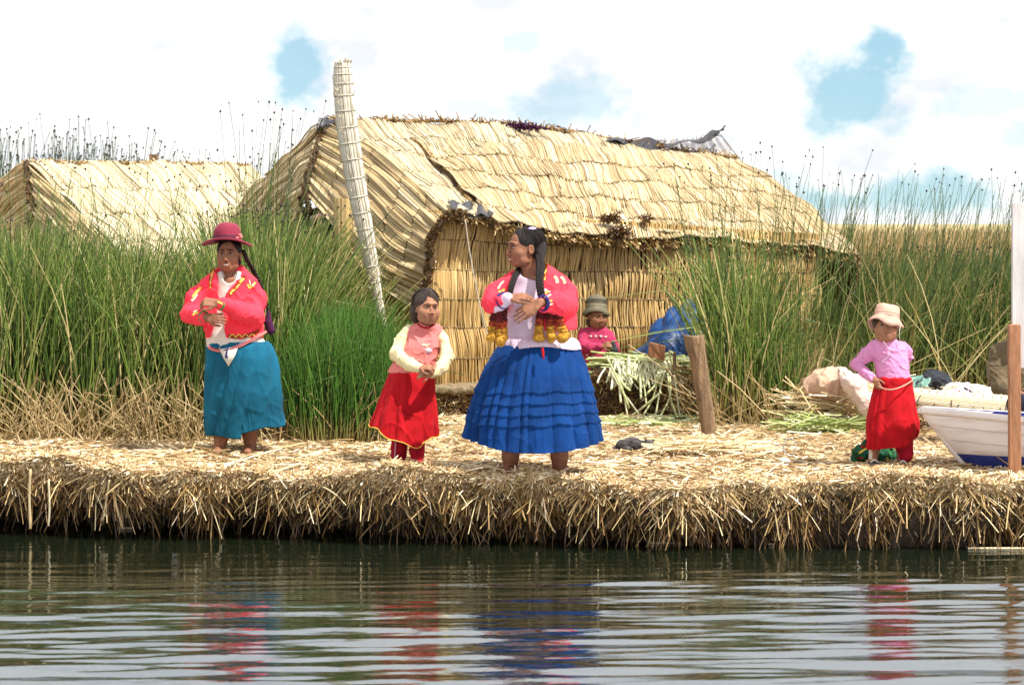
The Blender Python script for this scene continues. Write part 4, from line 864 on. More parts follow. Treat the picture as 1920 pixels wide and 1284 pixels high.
# ---------------------------------------------------------------- woman in coral jacket and maroon hat
def woman_hat():
    g = Figure(440, 843, 16.55, 'woman in maroon brimmed hat and coral jacket holding her wrist, at left'); J = g.J; w = g.w
    Rh = rot(-5, -1, 0); hc = J(429, 477, 0); H = .225
    f = g.box(330, 400, 545, 862, -.42, .34, .0045)
    head_skin(f, hc, Rh, H, chub=1)
    f.trunk(g.rows([(520, 405, 462, .02, .8), (560, 392, 470, .02, .62), (610, 392, 472, .02, .62), (650, 396, 476, .02, .66), (700, 398, 500, .02, .66)], .80), .02)
    # arms: her right (image left) and left
    e1 = J(358, 588, -.06); w1 = J(397, 592, -.29); e2 = J(480, 592, -.08); w2 = J(418, 566, -.30)
    f.cap(J(396, 542, .02), e1, .032, .030); f.cap(e1, w1, .031, .026); f.cap(J(462, 542, .02), e2, .032, .030); f.cap(e2, w2, .031, .026)
    hand(f, w2, (-1, -.15, .12), (-.1, -.8, .6), -1, .17, (1.0, 1.05, 1.1, 1.2), thumb=(.6, .5))
    hand(f, w1, (1, -.25, -.05), (.1, -1, .05), 1, .16, (.45, .5, .55, .65), thumb=(.7, .6))
    for x0, y0, x1, y1, fd in ((425, 740, 412, 838, -.02), (463, 740, 468, 838, .05)):
        f.chain([J(x0, y0, fd), J((x0 + x1) / 2, 800, fd + .01), J(x1, y1, fd)], [.075, .058, .040], .02)
        f.cap(J(x1, y1 + 3, fd + .02), J(x1 - 2, y1 + 8, fd - .13), .036, .026, .02)
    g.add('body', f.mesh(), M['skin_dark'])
    face_bits(g, hc, Rh, H, smile=1)
    # hair under the hat
    h = g.box(395, 420, 480, 520, -.14, .16, .005); h.ell(hc + Rh @ np.array([0, .022, .035]), (.082, .094, .082), Rh); h.ell(hc + Rh @ np.array([0, .07, -.04]), (.07, .05, .07), Rh, .02)
    h.ell(hc + Rh @ (np.array([0, -.100, -.052]) * H / .225), np.array([.058, .075, .098]) * H / .225, Rh, .008, cut=True); h.rough(.003, 60, 2, (1, 1, .3)); hr = g.add('hair', h.mesh(), M['hair'])
    g.add('braid', braid([J(455, 470, .03), J(462, 490, .08), J(474, 515, .15), J(489, 550, .15), J(500, 590, .13)], .016, 14), M['hair'])
    tl = g.box(485, 575, 520, 630, .0, .25, .004); tl.chain([J(500, 588, .13), J(499, 605, .13), J(504, 620, .13)], [.012, .024, .030], .01); tl.rough(.006, 70, 3, (1, 1, .3)); g.add('braid_tassel', tl.mesh(), M['purple'])
    # hat
    Rt = rot(0, 0, 1) @ rot(0, 5, 0); bc = J(426, 456, -.01); bw = w(48)
    prof = [(bw, bw * .92, .000), (bw * 1.0, bw * .93, .004), (bw * .95, bw * .88, .010), (bw * .75, bw * .70, .016), (bw * .56, bw * .56, .022), (bw * .535, bw * .55, .030), (bw * .535, bw * .55, .060), (bw * .52, bw * .53, .085), (bw * .46, bw * .48, .110), (bw * .34, bw * .36, .128), (bw * .17, bw * .18, .136), (.004, .004, .138)]
    prof = [(bw * .55, bw * .55, .012), (bw * .75, bw * .72, .006), (bw * .98, bw * .9, -.004)] + prof
    hat = g.add('hat', lathe(bc, Rt, prof, 64, lambda a, r: .018 * (np.cos(2 * a)) * (r / bw) ** 3 * (-1)), M['hat_maroon'])
    g.add('hat_band', lathe(bc, Rt, [(bw * .55, bw * .565, .024), (bw * .552, bw * .567, .026), (bw * .552, bw * .567, .048), (bw * .545, bw * .56, .050)], 48, close=False), material('dark_hat_band', (.10, .012, .03), .7), hat)
    parts = [ellipsoid(bc + Rt @ np.array([.085 + .014 * cos(i * 1.3), -.055 + .012 * sin(i * 2.1), .038 + .014 * sin(i * 1.9)]), (.012, .010, .010)) for i in range(7)]
    g.add('hat_rosette', join(parts), M['pink'], hat)
    # blouse
    b = g.box(370, 480, 520, 670, -.3, .3, .005)
    b.trunk(g.rows([(508, 412, 452, .01, .9), (520, 398, 466, .02, .8), (545, 392, 478, .03, .66), (590, 388, 480, .01, .66), (620, 386, 486, .0, .7), (650, 388, 500, .0, .74), (657, 390, 500, .0, .74)]), .02)
    b.cap(J(431, 500, -.02), J(432, 516, -.05), .056, .050, .004, cut=True); b.rough(.004, 66, 5); bl = g.add('blouse', b.mesh(), M['white_cloth'])
    # jacket
    j = g.box(325, 480, 520, 650, -.40, .34, .005)
    j.trunk(g.rows([(500, 410, 456, .04, 1.0), (512, 397, 466, .03, .8), (525, 384, 478, .03, .66), (560, 380, 484, .02, .62), (600, 380, 492, .0, .68), (622, 384, 492, -.0, .72), (634, 386, 492, .0, .74)]), .02)
    j.chain([J(391, 536, .02), J(366, 560, .0), e1 + np.array([.01, 0, .0])], [.054, .062, .058], .03); j.chain([e1, J(376, 590, -.19), J(390, 592, -.262)], [.060, .054, .037], .03)
    j.chain([J(468, 535, .03), J(482, 560, .02), e2 + np.array([-.01, 0, 0])], [.054, .062, .060], .03); j.chain([e2, J(450, 580, -.21), J(428, 568, -.29)], [.062, .056, .037], .03)
    # open front and neck
    A = [(396, 495), (460, 495), (450, 515), (430, 560), (426, 600), (428, 645), (390, 645), (402, 600), (406, 560), (402, 520)]
    def wedge(P):
        x = P[..., 0]; z = P[..., 2]; yy = HY + (EYE - z) / g.k; xx = 960 + x / g.k
        xl = np.interp(yy, [495, 520, 560, 600, 645], [398, 408, 412, 408, 392]); xr = np.interp(yy, [495, 515, 560, 600, 645], [462, 452, 422, 424, 428])
        return np.maximum(np.maximum(xl - xx, xx - xr) * g.k, P[..., 1] - (g.D + .02))
    arm = j.g.copy()
    j.put(wedge, J(385, 650, -.25), J(465, 490, .02), .004, cut=True)
    # sleeves pass in front of the opening: put them back
    j.chain([J(470, 588, -.16), J(450, 578, -.22), J(428, 568, -.29)], [.055, .054, .038], .02); j.chain([J(370, 592, -.14), J(382, 593, -.22), J(390, 592, -.262)], [.052, .048, .038], .02)
    j.rough(.006, 39.6, 8); j.crease(0.0149, 58.8, 9, (1, 1, .7), 3); j.crease(0.0062, 108.8, 19, (1.2, 1, .6), 4)
    jk = g.add('jacket', j.mesh(), M['coral'])
    y_, p_ = M['yellow'], M['paletrim']
    for pts, wd, mt in [([(461, 518), (449, 534), (433, 552)], 8, M['wool_red']), ([(460, 519), (448, 534), (434, 550)], 4.8, y_), ([(461, 521), (449, 536), (436, 551)], 2.0, p_), ([(401, 503), (397, 522), (396, 541)], 6, M['wool_red']), ([(401, 505), (397, 522), (396, 540)], 3.4, y_),
                        ([(466, 532), (471, 539), (480, 528)], 4, y_), ([(469, 524), (473, 538), (478, 530)], 2, p_), ([(378, 538), (371, 546), (364, 556)], 5, y_), ([(372, 550), (367, 558), (362, 563)], 4, p_), ([(417, 561), (424, 564), (429, 566)], 4, y_), ([(371, 587), (377, 584), (382, 583)], 4, y_), ([(372, 582), (379, 579)], 2.5, p_)]:
        g.ribbon('trim', j, pts, wd, mt, jk)
    g.ribbon('hem_trim', j, [(432, 628), (445, 630), (462, 629), (478, 624), (488, 618)], 6, M['wool_red'], jk)
    for x in range(434, 484, 12): g.ribbon('hem_zigzag', j, [(x, 631), (x + 6, 625), (x + 12, 630)], 1.8, y_, jk, lift=.007)
    def ring(c, d, r, t, mat, nm): 
        d = unit(d); a = unit(np.cross(d, [0, 0, 1])); b2 = np.cross(d, a); th = np.linspace(0, 2 * pi, 25); P = np.array(c) + (a * np.cos(th)[:, None] + b2 * np.sin(th)[:, None]) * r; V, Q, _, _ = tubes(P[None], np.full((1, 25), t), 6); g.add(nm, (V, Q), mat, jk)
    ring(J(424, 567.5, -.300), w2 - e2, .034, .009, M['green_trim'], 'cuff'); ring(J(392.5, 592, -.275), w1 - e1, .034, .009, M['green_trim'], 'cuff')
    # skirt, belt, apron
    sk = skirt(g, 'skirt', [(640, 391, 503, .0, .72), (655, 388, 511, .0, .74), (700, 386, 522, .01, .72), (760, 385, 526, .02, .66), (808, 384, 527, .03, .60)], M['teal'], 14, (.022, .14), 5, hem=lambda a: .035 * np.cos(a) - .045 * np.cos(a + .9) * (np.cos(a) < 0) + .008 * np.sin(5 * a), twist=.9)
    bt = [J(390, 646, -.0), J(400, 652, -.115), J(425, 655, -.165), J(455, 646, -.165), J(482, 632, -.12), J(499, 622, -.02)]
    V, Q = tube(bt, .010, 8, sub=5); g.add('belt', (V, Q), M['pink'])
    V, Q = tube([b + np.array([0, -.006, .004]) for b in bt], .004, 6, sub=5); g.add('belt_stripe', (V, Q), M['purple'])
    S = np.array([J(417, 652, -.168), J(434, 650, -.176), J(452, 647, -.172), J(446, 665, -.19), J(435, 684, -.20), J(425, 668, -.192)]); c = S.mean(0) + np.array([0, -.004, 0]); V = np.vstack([S, c, S + np.array([0, .012, 0])])
    g.add('underskirt', (V, [(i, (i + 1) % 6, 6) for i in range(6)] + [(i, i + 7, (i + 1) % 6 + 7, (i + 1) % 6) for i in range(6)]), M['white_cloth'])
    V, Q = tube([J(434, 648, -.19), J(431, 660, -.20), J(431, 668, -.20)], [.004, .006, .010], 6, sub=3); g.add('belt_tassel', (V, Q), M['navy'])
woman_hat()

# ---------------------------------------------------------------- woman in the royal blue skirt
def woman_blue():
    g = Figure(1000, 889, 15.0, 'woman in wide royal blue skirt and coral jacket, looking back to the left'); J = g.J; w = g.w
    Rh = rot(-68, -2, 0); hc = J(983, 464, .0); H = .235
    f = g.box(885, 410, 1100, 905, -.42, .34, .0045)
    head_skin(f, hc, Rh, H, chub=1)
    f.cap(J(992, 490, .02), J(1000, 525, .03), .052, .058, .02)
    f.trunk(g.rows([(520, 962, 1038, .03, .8), (560, 958, 1052, .03, .62), (620, 955, 1060, .02, .62), (660, 955, 1070, .0, .66), (720, 950, 1080, .0, .66)], .80), .02)
    e1 = J(923, 563, -.10); w1 = J(955, 556, -.27); e2 = J(1060, 570, -.10); w2 = J(1012, 564, -.30)
    f.cap(J(957, 538, .02), e1, .032, .030); f.cap(e1, w1, .031, .026); f.cap(J(1042, 538, .02), e2, .032, .030); f.cap(e2, w2, .031, .026)
    hand(f, w1, (1, -.15, .10), (.1, -.55, .85), 1, .17, (.25, .30, .35, .45), spread=.05, thumb=(.8, .4))
    hand(f, w2 + np.array([-.012, -.01, -.004]), (-1, -.12, -.55), (-.35, -.85, .45), -1, .185, (.12, .18, .22, .25), spread=.22, thumb=(.85, .35))
    for x1, y1, fd, dx in ((957, 872, .02, 3), (1049, 878, -.02, -3)):
        f.chain([J(x1 + dx * 3, 740, fd), J(x1 + dx, 820, fd + .01), J(x1, 855, fd), J(x1, y1 + 8, fd)], [.085, .064, .050, .040], .02); f.cap(J(x1, y1 + 10, fd + .02), J(x1, y1 + 14, fd - .13), .036, .028, .02)
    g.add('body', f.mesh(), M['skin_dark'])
    face_bits(g, hc, Rh, H, smile=.8, both=(-1, 1))
    h = g.box(935, 405, 1045, 540, -.20, .22, .004)
    P = lambda x, y, z: hc + Rh @ np.array([x, y, z])
    h.ell(P(0, .025, .038), (.087, .103, .086), Rh); h.ell(P(0, .075, -.025), (.072, .055, .075), Rh, .03)
    h.ell(hc + Rh @ (np.array([0, -.100, -.052]) * H / .225), np.array([.060, .078, .096]) * H / .225, Rh, .008, cut=True)
    h.ell(P(.083, .005, -.014), (.020, .022, .032), Rh, .01, cut=True)
    h.ell(P(-.083, .005, -.014), (.020, .022, .032), Rh, .01, cut=True)
    h.cap(P(.045, .085, -.01), J(1013, 482, -.06), .040, .026, .02); h.rough(.0035, 70, 3, (1, 1, .35)); hr = g.add('hair', h.mesh(), M['hair'])
    hair_strands(g, hr, hc + Rh @ np.array([0, .025, .038]), Rh, (.089, .105, .088), M['hair'], 500)
    g.add('braid', braid([J(1011, 478, -.07), J(1013, 500, -.12), J(1011, 520, -.165), J(1013, 545, -.20), J(1020, 575, -.19)], .026, 12), M['hair'])
    g.add('braid', braid([J(975, 503, .04), J(966, 516, -.08), J(959, 535, -.165), J(953, 560, -.18), J(945, 585, -.18)], .019, 14), M['hair'])
    g.add('hair_clip', ellipsoid(P(.050, .035, .112), (.020, .026, .010), Rh), material('lilac_clip', (.60, .50, .90), .3))
    # blouse with frilled hem
    b = g.box(925, 485, 1105, 675, -.32, .3, .005)
    b.trunk(g.rows([(505, 972, 1022, .02, .9), (520, 955, 1045, .03, .74), (560, 950, 1058, .0, .74), (600, 950, 1054, .0, .72), (630, 948, 1066, .0, .72), (645, 944, 1078, .0, .74), (652, 942, 1080, .0, .74)]), .02)
    b.cap(J(990, 492, 0), J(997, 508, -.03), .062, .070, .006, cut=True)
    b.cap(J(932, 573, -.22), w1 + np.array([-.01, 0, -.006]), .040, .037, .02); b.rough(.004, 74.8, 5); bl = g.add('blouse', b.mesh(), M['lilac_cloth'])
    skirt(g, 'blouse_frill', [(634, 944, 1078, -.0, .78), (640, 942, 1084, .0, .80), (651, 941, 1088, .0, .82)], M['lilac_cloth'], 34, (.01, .05), 12, nth=400, nz=34, parent=bl, hem=lambda a: .012 * np.sin(a * 3))
    # knitted tassels with pompoms at the ends of the braids
    for (xs, y0, y1) in (((928, 944, 936), 583, 622), ((1013, 1029, 1043), 578, 622)):
        for i, x in enumerate(xs):
            dy = -.205 - .012 * i; x2 = x + (-5 + 4 * i if xs[0] < 950 else (-4 + 8 * i)); ex = 6 * (i == 2 and xs[0] < 950)
            rr = lambda a, b_, c0, c1: [tube([J(x + (x2 - x) * a + 0, y0 + (y1 - y0) * a, dy), J(x + (x2 - x) * b_, y0 + (y1 - y0) * b_, dy)], [c0, c1], 9)]
            t = None
            for k in range(7):
                a0 = k / 7; cc = J(x + (x2 - x) * a0, y0 + (y1 - y0 + ex) * a0 + 2, dy); mt = M['wool_dark'] if k < 3 else (M['wool_red'] if k < 5 else M['wool_gold'])
                q = ellipsoid(cc, (.024 + .003 * k * .4, .022, .017), nu=12, nv=8); q[0][:] += .003 * rng.normal(size=q[0].shape)
                if t is None: t = g.add('tassel', q, mt)
                else: g.add('knit_ring', q, mt, t)
            pf = g.box(x2 - 18, y1 - 10 + ex, x2 + 18, y1 + 24 + ex, dy - .06, dy + .06, .004); pf.ell(J(x2, y1 + 7 + ex, dy), (.036, .034, .032)); pf.rough(.006, 120, i); g.add('pompom', pf.mesh(), M['wool_gold'], t)
    # jacket
    j = g.box(890, 485, 1100, 640, -.42, .34, .005)
    j.trunk(g.rows([(498, 985, 1030, .07, 1.0), (510, 958, 1045, .05, .85), (525, 944, 1058, .03, .66), (560, 938, 1072, .02, .72), (600, 938, 1080, -.01, .86), (616, 938, 1080, -.01, .86)]), .02)
    j.chain([J(951, 532, .0), J(929, 549, -.07), e1], [.048, .052, .052], .03); j.chain([e1, J(926, 567, -.19), J(940, 562, -.235)], [.056, .056, .046], .03)
    j.chain([J(1046, 531, .02), J(1060, 550, .0), e2], [.054, .062, .060], .03); j.chain([e2, J(1045, 568, -.22), J(1022, 566, -.275)], [.066, .062, .043], .03)
    def wedge(P):
        z = P[..., 2]; yy = HY + (EYE - z) / g.k; xx = 960 + P[..., 0] / g.k
        xl = np.interp(yy, [490, 520, 560, 590, 645], [960, 958, 950, 945, 900]); xr = np.interp(yy, [490, 515, 560, 600, 645], [1030, 1018, 1014, 1020, 1028])
        xl = np.where(yy > 585, 900, xl)
        return np.maximum(np.maximum(xl - xx, xx - xr) * g.k, P[..., 1] - (g.D + .03))
    j.put(wedge, J(895, 645, -.3), J(1032, 488, .03), .004, cut=True)
    j.chain([e1, J(926, 567, -.19), J(940, 562, -.235)], [.054, .055, .046], .02); j.chain([J(1058, 570, -.15), J(1045, 568, -.22), J(1022, 566, -.275)], [.062, .060, .043], .02)
    j.cap(J(1014, 564, -.32), J(985, 564, -.32), .036, k=.003, cut=True)
    j.rough(.006, 39.6, 18); j.crease(0.0149, 58.8, 18, (1, 1, .7), 3); j.crease(0.0062, 108.8, 29, (1.2, 1, .6), 4); jk = g.add('jacket', j.mesh(), M['coral'])
    y_, p_ = M['yellow'], M['paletrim']
    for pts, wd, mt in [([(1026, 494), (1023, 508), (1021, 525)], 6, M['wool_red']), ([(1026, 494), (1023, 508), (1021, 524)], 3, y_), ([(1040, 517), (1044, 523), (1045, 530)], 6, p_), ([(1052, 518), (1057, 524), (1059, 531)], 5, p_), ([(1041, 518), (1044, 525)], 2.5, y_), ([(1053, 519), (1058, 528)], 2, y_),
                        ([(1018, 550), (1024, 547), (1029, 545)], 3.5, y_), ([(1021, 556), (1027, 552), (1032, 549)], 3, p_), ([(1022, 566), (1028, 562), (1034, 560)], 3.5, y_), ([(1024, 573), (1030, 568), (1035, 566)], 3, p_), ([(935, 546), (942, 543), (947, 542)], 4.5, y_), ([(934, 540), (939, 532), (945, 526)], 3, p_)]:
        g.ribbon('trim', j, pts, wd, mt, jk)
    def ring(c, d, r, t, mat, nm): 
        d = unit(d); a = unit(np.cross(d, [0, 0, 1])); b2 = np.cross(d, a); th = np.linspace(0, 2 * pi, 25); P = np.array(c) + (a * np.cos(th)[:, None] + b2 * np.sin(th)[:, None]) * r; V, Q, _, _ = tubes(P[None], np.full((1, 25), t), 6); g.add(nm, (V, Q), mat, jk)
    ring(J(1017, 565.5, -.290), w2 - e2, .039, .011, M['navy'], 'cuff'); ring(J(944, 561, -.249), w1 - e1, .042, .010, M['navy'], 'cuff')
    # skirt
    skirt(g, 'skirt', [(646, 936, 1082, .0, .74), (665, 924, 1090, .0, .78), (700, 906, 1101, .0, .80), (750, 890, 1112, .0, .80), (800, 879, 1121, .0, .80), (838, 872, 1128, .0, .78)], M['blue'], 24, (.028, .085), 31,
          hem=lambda a: .075 * np.cos(a) ** 2 * (1 - .3 * (np.cos(a) > 0)) - .01, tucks=[(735, 17), (756, 17), (776, 17), (795, 17)], nth=620, nz=130)
    skirt(g, 'underskirt', [(815, 900, 1100, .0, .75), (843, 892, 1107, .0, .75)], M['red'], 20, (.02, .06), 3, nth=200, nz=12, hem=lambda a: .06 * np.cos(a) ** 2)
    V, Q = tube([J(1016, 648, -.27), J(1017, 656, -.285), J(1018, 668, -.295)], [.006, .008, .004], 6, sub=3); g.add('belt_end', (V, Q), M['red'])
woman_blue()

# ---------------------------------------------------------------- girl in the red skirt
def girl_red():
    g = Figure(765, 869, 15.66, 'barefoot girl in pink top with cream sleeves and red skirt, standing'); J = g.J; w = g.w
    Rh = rot(22, 0, 3); hc = J(801, 576, -.02); H = .205
    f = g.box(680, 530, 870, 885, -.32, .26, .0045)
    head_skin(f, hc, Rh, H, chub=2.5)
    f.trunk(g.rows([(612, 772, 812, .02, .8), (640, 758, 824, .02, .62), (680, 745, 812, .02, .62), (720, 740, 806, .0, .66)], .80), .02)
    e1 = J(744, 664, -.04); w1 = J(794, 688, -.22); e2 = J(838, 668, -.05); w2 = J(808, 696, -.22)
    f.cap(J(765, 632, .02), e1, .026, .024); f.cap(e1, w1, .025, .021); f.cap(J(816, 632, .02), e2, .026, .024); f.cap(e2, w2, .025, .021)
    hand(f, w1 + np.array([-.01, 0, .008]), (.8, -.35, .10), (.0, -.7, .7), 1, .115, (.6, .7, .8, .9), k=.003); hand(f, w2 + np.array([0, 0, .0]), (-.9, -.25, -.10), (0, -.8, .5), -1, .11, (.6, .7, .8, .9), k=.003)
    f.chain([J(765, 720, .0), J(752, 780, .03), J(748, 866, .03)], [.07, .042, .028], .02); f.chain([J(765, 720, .0), J(783, 780, -.02), J(782, 866, -.02)], [.07, .042, .028], .02)
    for x, fd in ((749, .03), (782, -.02)): f.cap(J(x, 866, fd), J(x - 2, 868, fd - .10), .024, .022, .01)
    g.add('body', f.mesh(), M['skin']); face_bits(g, hc, Rh, H)
    P = lambda x, y, z: hc + Rh @ (np.array([x, y, z]) * H / .225)
    h = g.box(760, 530, 845, 625, -.18, .18, .004); h.ell(P(0, .025, .040), np.array([.086, .098, .084]) * .93, Rh); h.ell(P(-.02, .075, -.04), (.07, .05, .07), Rh, .03)
    h.chain([P(-.066, .02, .03), P(-.068, .04, -.04), P(-.05, .06, -.10)], [.020, .022, .014], .03)
    h.ell(hc + Rh @ (np.array([0, -.100, -.052]) * H / .225), np.array([.058, .075, .098]) * H / .225, Rh, .008, cut=True); h.rough(.004, 70, 5, (1, 1, .35)); hr = g.add('hair', h.mesh(), M['hair_brown'])
    hair_strands(g, hr, P(0, .028, .034), Rh, (.084, .096, .086), M['hair_brown'], 600)
    # leggings
    l = g.box(715, 780, 815, 880, -.15, .2, .005)
    l.chain([J(752, 760, .03), J(750, 820, .03), J(746, 860, .03)], [.062, .056, .050], .01); l.chain([J(784, 760, -.02), J(783, 820, -.02), J(782, 862, -.02)], [.056, .048, .046], .01)
    l.rough(.005, 74.8, 4); lg = g.add('leggings', l.mesh(), M['red_dark'])
    V, Q = tube([J(741, 812, -.035), J(742, 835, -.035), J(740, 858, -.03)], .004, 5, sub=4); g.add('leg_stripe', (V, Q), M['lilac_cloth'], lg)
    # top: body panel and raglan sleeves
    t = g.box(700, 590, 870, 715, -.3, .28, .0045)
    t.trunk(g.rows([(603, 786, 815, .0, 1.0), (612, 768, 826, .01, .8), (626, 756, 832, .02, .66), (650, 752, 826, .0, .72), (680, 738, 816, .0, .76), (699, 726, 812, .02, .78)]), .02)
    t.cap(J(800, 596, 0), J(803, 606, -.02), .045, .046, .005, cut=True); t.rough(.005, 52.8, 7); t.crease(0.0099, 67.2, 17, (1, 1, 1), 3); tp = g.add('top', t.mesh(), M['pink'])
    s = g.box(700, 595, 870, 715, -.32, .28, .0045)
    s.chain([J(768, 618, .01), J(755, 635, .0), e1], [.034, .040, .040], .02); s.chain([e1, J(768, 680, -.15), J(787, 686, -.20)], [.042, .038, .030], .02)
    s.chain([J(820, 620, .01), J(831, 638, .0), e2], [.028, .034, .038], .02); s.chain([e2, J(828, 688, -.14), J(812, 697, -.19)], [.040, .036, .030], .02); s.rough(.0045, 57.2, 3); s.crease(0.0112, 84, 13, (1, 1, .7), 3); s.crease(0.0031, 149.6, 14); g.add('sleeves', s.mesh(), M['cream'], tp)
    u = g.box(740, 690, 830, 715, -.2, .24, .005); u.trunk(g.rows([(693, 748, 812, .0, .74), (706, 746, 814, .0, .76)]), .01); g.add('undershirt', u.mesh(), M['white_cloth'])
    g.ribbon('neckband', t, [(783, 606), (792, 612), (803, 614), (813, 608)], 3, M['red'], tp)
    g.patch('print', t, [(797, 655), (802, 651), (808, 652), (812, 656), (808, 661), (801, 661)], M['lilac_cloth'], tp); g.patch('print', t, [(790, 646), (795, 643), (800, 645), (806, 643), (803, 647), (797, 648)], M['paletrim'], tp)
    g.ribbon('print_stem', t, [(799, 645), (802, 650), (803, 656)], 1.5, M['paletrim'], tp)
    def ex(tt, a, X, Y, Z):
        sw = np.exp(-((a - 4.55) / .35) ** 2) + .8 * np.exp(-((a - 4.0) / .22) ** 2)
        return X, Y - .05 * tt * sw, Z - .03 * tt * np.exp(-((a - 5.0) / .5) ** 2)
    sk = skirt(g, 'skirt', [(698, 731, 811, .0, .72), (710, 727, 814, .0, .74), (745, 716, 816, .0, .72), (780, 706, 817, .0, .70), (814, 696, 819, .0, .68)], M['red'], 15, (.03, .13), 44, hem=lambda a: .06 * (np.cos(a) < 0) * np.cos(a) ** 2 - .035 * np.exp(-((a - 5.1) / .7) ** 2) + .012 * np.sin(7 * a), extra=ex, twist=-.2)
    a = np.linspace(0, 2 * pi, 421)[:-1]; me = sk.data; n = 420; z0 = 69 * n; co = np.array([me.vertices[z0 + i].co for i in range(n)]) + ORG[g.root.name]
    V, Q, _, _ = tubes(np.vstack([co, co[:1]])[None], np.full((1, n + 1), .0028), 4); g.add('hem_cord', (V, Q), M['yellow'], sk)
girl_red()

# ---------------------------------------------------------------- child in rose hat
def child_rose():
    g = Figure(1668, 872, 15.55, 'child in rose bucket hat, orchid top and long red skirt, hand on hip'); J = g.J; w = g.w
    Rh = rot(-6, 8, -3); hc = J(1660, 613, -.01); H = .195
    f = g.box(1590, 565, 1740, 885, -.25, .26, .0045); head_skin(f, hc, Rh, H, chub=2.5)
    f.trunk(g.rows([(645, 1645, 1682, .02, .8), (660, 1638, 1695, .02, .62), (690, 1642, 1698, .02, .62), (740, 1642, 1705, .0, .66)], .80), .02)
    e1 = J(1608, 684, .05); w1 = J(1638, 712, -.06); e2 = J(1706, 672, .14); w2 = J(1700, 690, .18)
    f.cap(J(1646, 656, .01), e1, .022, .021); f.cap(e1, w1, .021, .018); f.cap(J(1688, 655, .03), e2, .022, .021); f.cap(e2, w2, .021, .018)
    hand(f, w1 + np.array([0, 0, .008]), (.35, -.25, -.9), (-.6, -.8, 0), -1, .10, (.5, .6, .7, .8), k=.003); hand(f, w2, (-.6, .5, -.3), (0, 1, .2), 1, .10, k=.003)
    f.chain([J(1640, 790, .0), J(1641, 835, .0), J(1637, 862, .0)], [.040, .033, .028], .02); f.cap(J(1690, 800, .0), J(1690, 862, .0), .036, .030, .02)
    g.add('body', f.mesh(), M['skin']); face_bits(g, hc, Rh, H)
    P = lambda x, y, z: hc + Rh @ (np.array([x, y, z]) * H / .225)
    h = g.box(1625, 570, 1700, 650, -.16, .18, .005); h.ell(P(0, .025, .035), (.076, .086, .074), Rh); h.ell(P(.0, .05, -.06), (.062, .05, .06), Rh, .02); h.ell(hc + Rh @ (np.array([0, -.100, -.052]) * H / .225), np.array([.058, .075, .098]) * H / .225, Rh, .008, cut=True); h.rough(.004, 70, 5, (1, 1, .35)); g.add('hair', h.mesh(), M['hair_brown'])
    Rt = rot(0, 0, 10) @ rot(0, 13, 0); c = J(1662, 600, .005); r = w(26)
    prof = [(r * .93, r * 1.0, .006), (r * 1.1, r * 1.15, -.012), (r * 1.30, r * 1.32, -.036), (r * 1.33, r * 1.35, -.035), (r * 1.12, r * 1.17, -.008), (r * .96, r * 1.03, .012), (r * .93, r * .99, .020), (r * .90, r * .96, .050), (r * .86, r * .92, .076), (r * .80, r * .84, .088), (r * .5, r * .5, .094), (.003, .003, .095)]
    hat = g.add('hat', lathe(c, Rt, prof, 60, lambda a, rr: .012 * np.sin(2 * a + .9) * (rr / r) ** 4 * .5 + .004 * np.sin(5 * a) * (rr / r) ** 2), M['hat_rose'])
    for z, q in ((.020, 1.0), (.036, .985)):
        th = np.linspace(0, 2 * pi, 41); Pk = np.stack([np.cos(th) * r * .93 * q, np.sin(th) * r * .995 * q, 0 * th + z], -1) @ Rt.T + c; V, Q, _, _ = tubes(Pk[None], np.full((1, 41), .0022), 4); g.add('hat_seam', (V, Q), M['sack'], hat)
    V, Q = tube([J(1683, 608, -.12), J(1680, 622, -.13), J(1682, 636, -.11)], .003, 5, sub=4); g.add('hat_string', (V, Q), M['palecord'], hat)
    t = g.box(1590, 620, 1740, 735, -.25, .26, .0045)
    t.trunk(g.rows([(632, 1646, 1678, .0, .9), (640, 1638, 1684, .0, .85), (650, 1632, 1697, .01, .7), (675, 1638, 1702, .0, .70), (700, 1645, 1706, .0, .76), (716, 1646, 1708, .0, .78)]), .02)
    t.chain([J(1642, 650, .01), J(1624, 668, .03), e1], [.040, .042, .037], .02); t.chain([e1, J(1622, 698, .0), J(1634, 709, -.04)], [.036, .032, .026], .02); t.chain([J(1690, 650, .02), J(1702, 662, .08), e2], [.038, .038, .036], .02); t.cap(e2, w2, .034, .030, .02)
    t.rough(.004, 57.2, 6); t.crease(0.0099, 75.6, 16, (1, 1, 1), 3); t.crease(0.0031, 136, 17); tp = g.add('top', t.mesh(), M['lilac_knit'])
    V, Q = tube([J(1651, 638, -.11), J(1662, 655, -.118), J(1662, 664, -.12), J(1645, 680, -.115)], .002, 5, sub=4); g.add('seam', (V, Q), M['lilac_cloth'], tp)
    p = g.box(1660, 780, 1740, 870, -.15, .16, .005); p.chain([J(1692, 790, .0), J(1695, 830, .0), J(1697, 852, .0)], [.062, .055, .052], .01); p.rough(.004, 74.8, 5); g.add('trousers', p.mesh(), M['red_dark'])
    def ex(tt, a, X, Y, Z): return X, Y, Z + .10 * tt ** 3 * np.clip(np.cos(a) - .35, 0, 1) * 1.2
    skirt(g, 'skirt', [(711, 1643, 1707, .0, .78), (724, 1640, 1710, .0, .8), (760, 1630, 1716, .0, .8), (800, 1625, 1722, .0, .78), (826, 1625, 1720, .0, .76), (839, 1627, 1718, .0, .76)], M['red'], 12, (.035, .09), 52, extra=ex, hem=lambda a: .008 * np.sin(3 * a))
    wb = g.box(1630, 700, 1720, 735, -.2, .2, .005); wb.trunk(g.rows([(706, 1641, 1709, .0, .80), (724, 1639, 1712, .0, .82)]), .01); wb.rough(.003, 88, 3); g.add('waistband', wb.mesh(), M['red'])
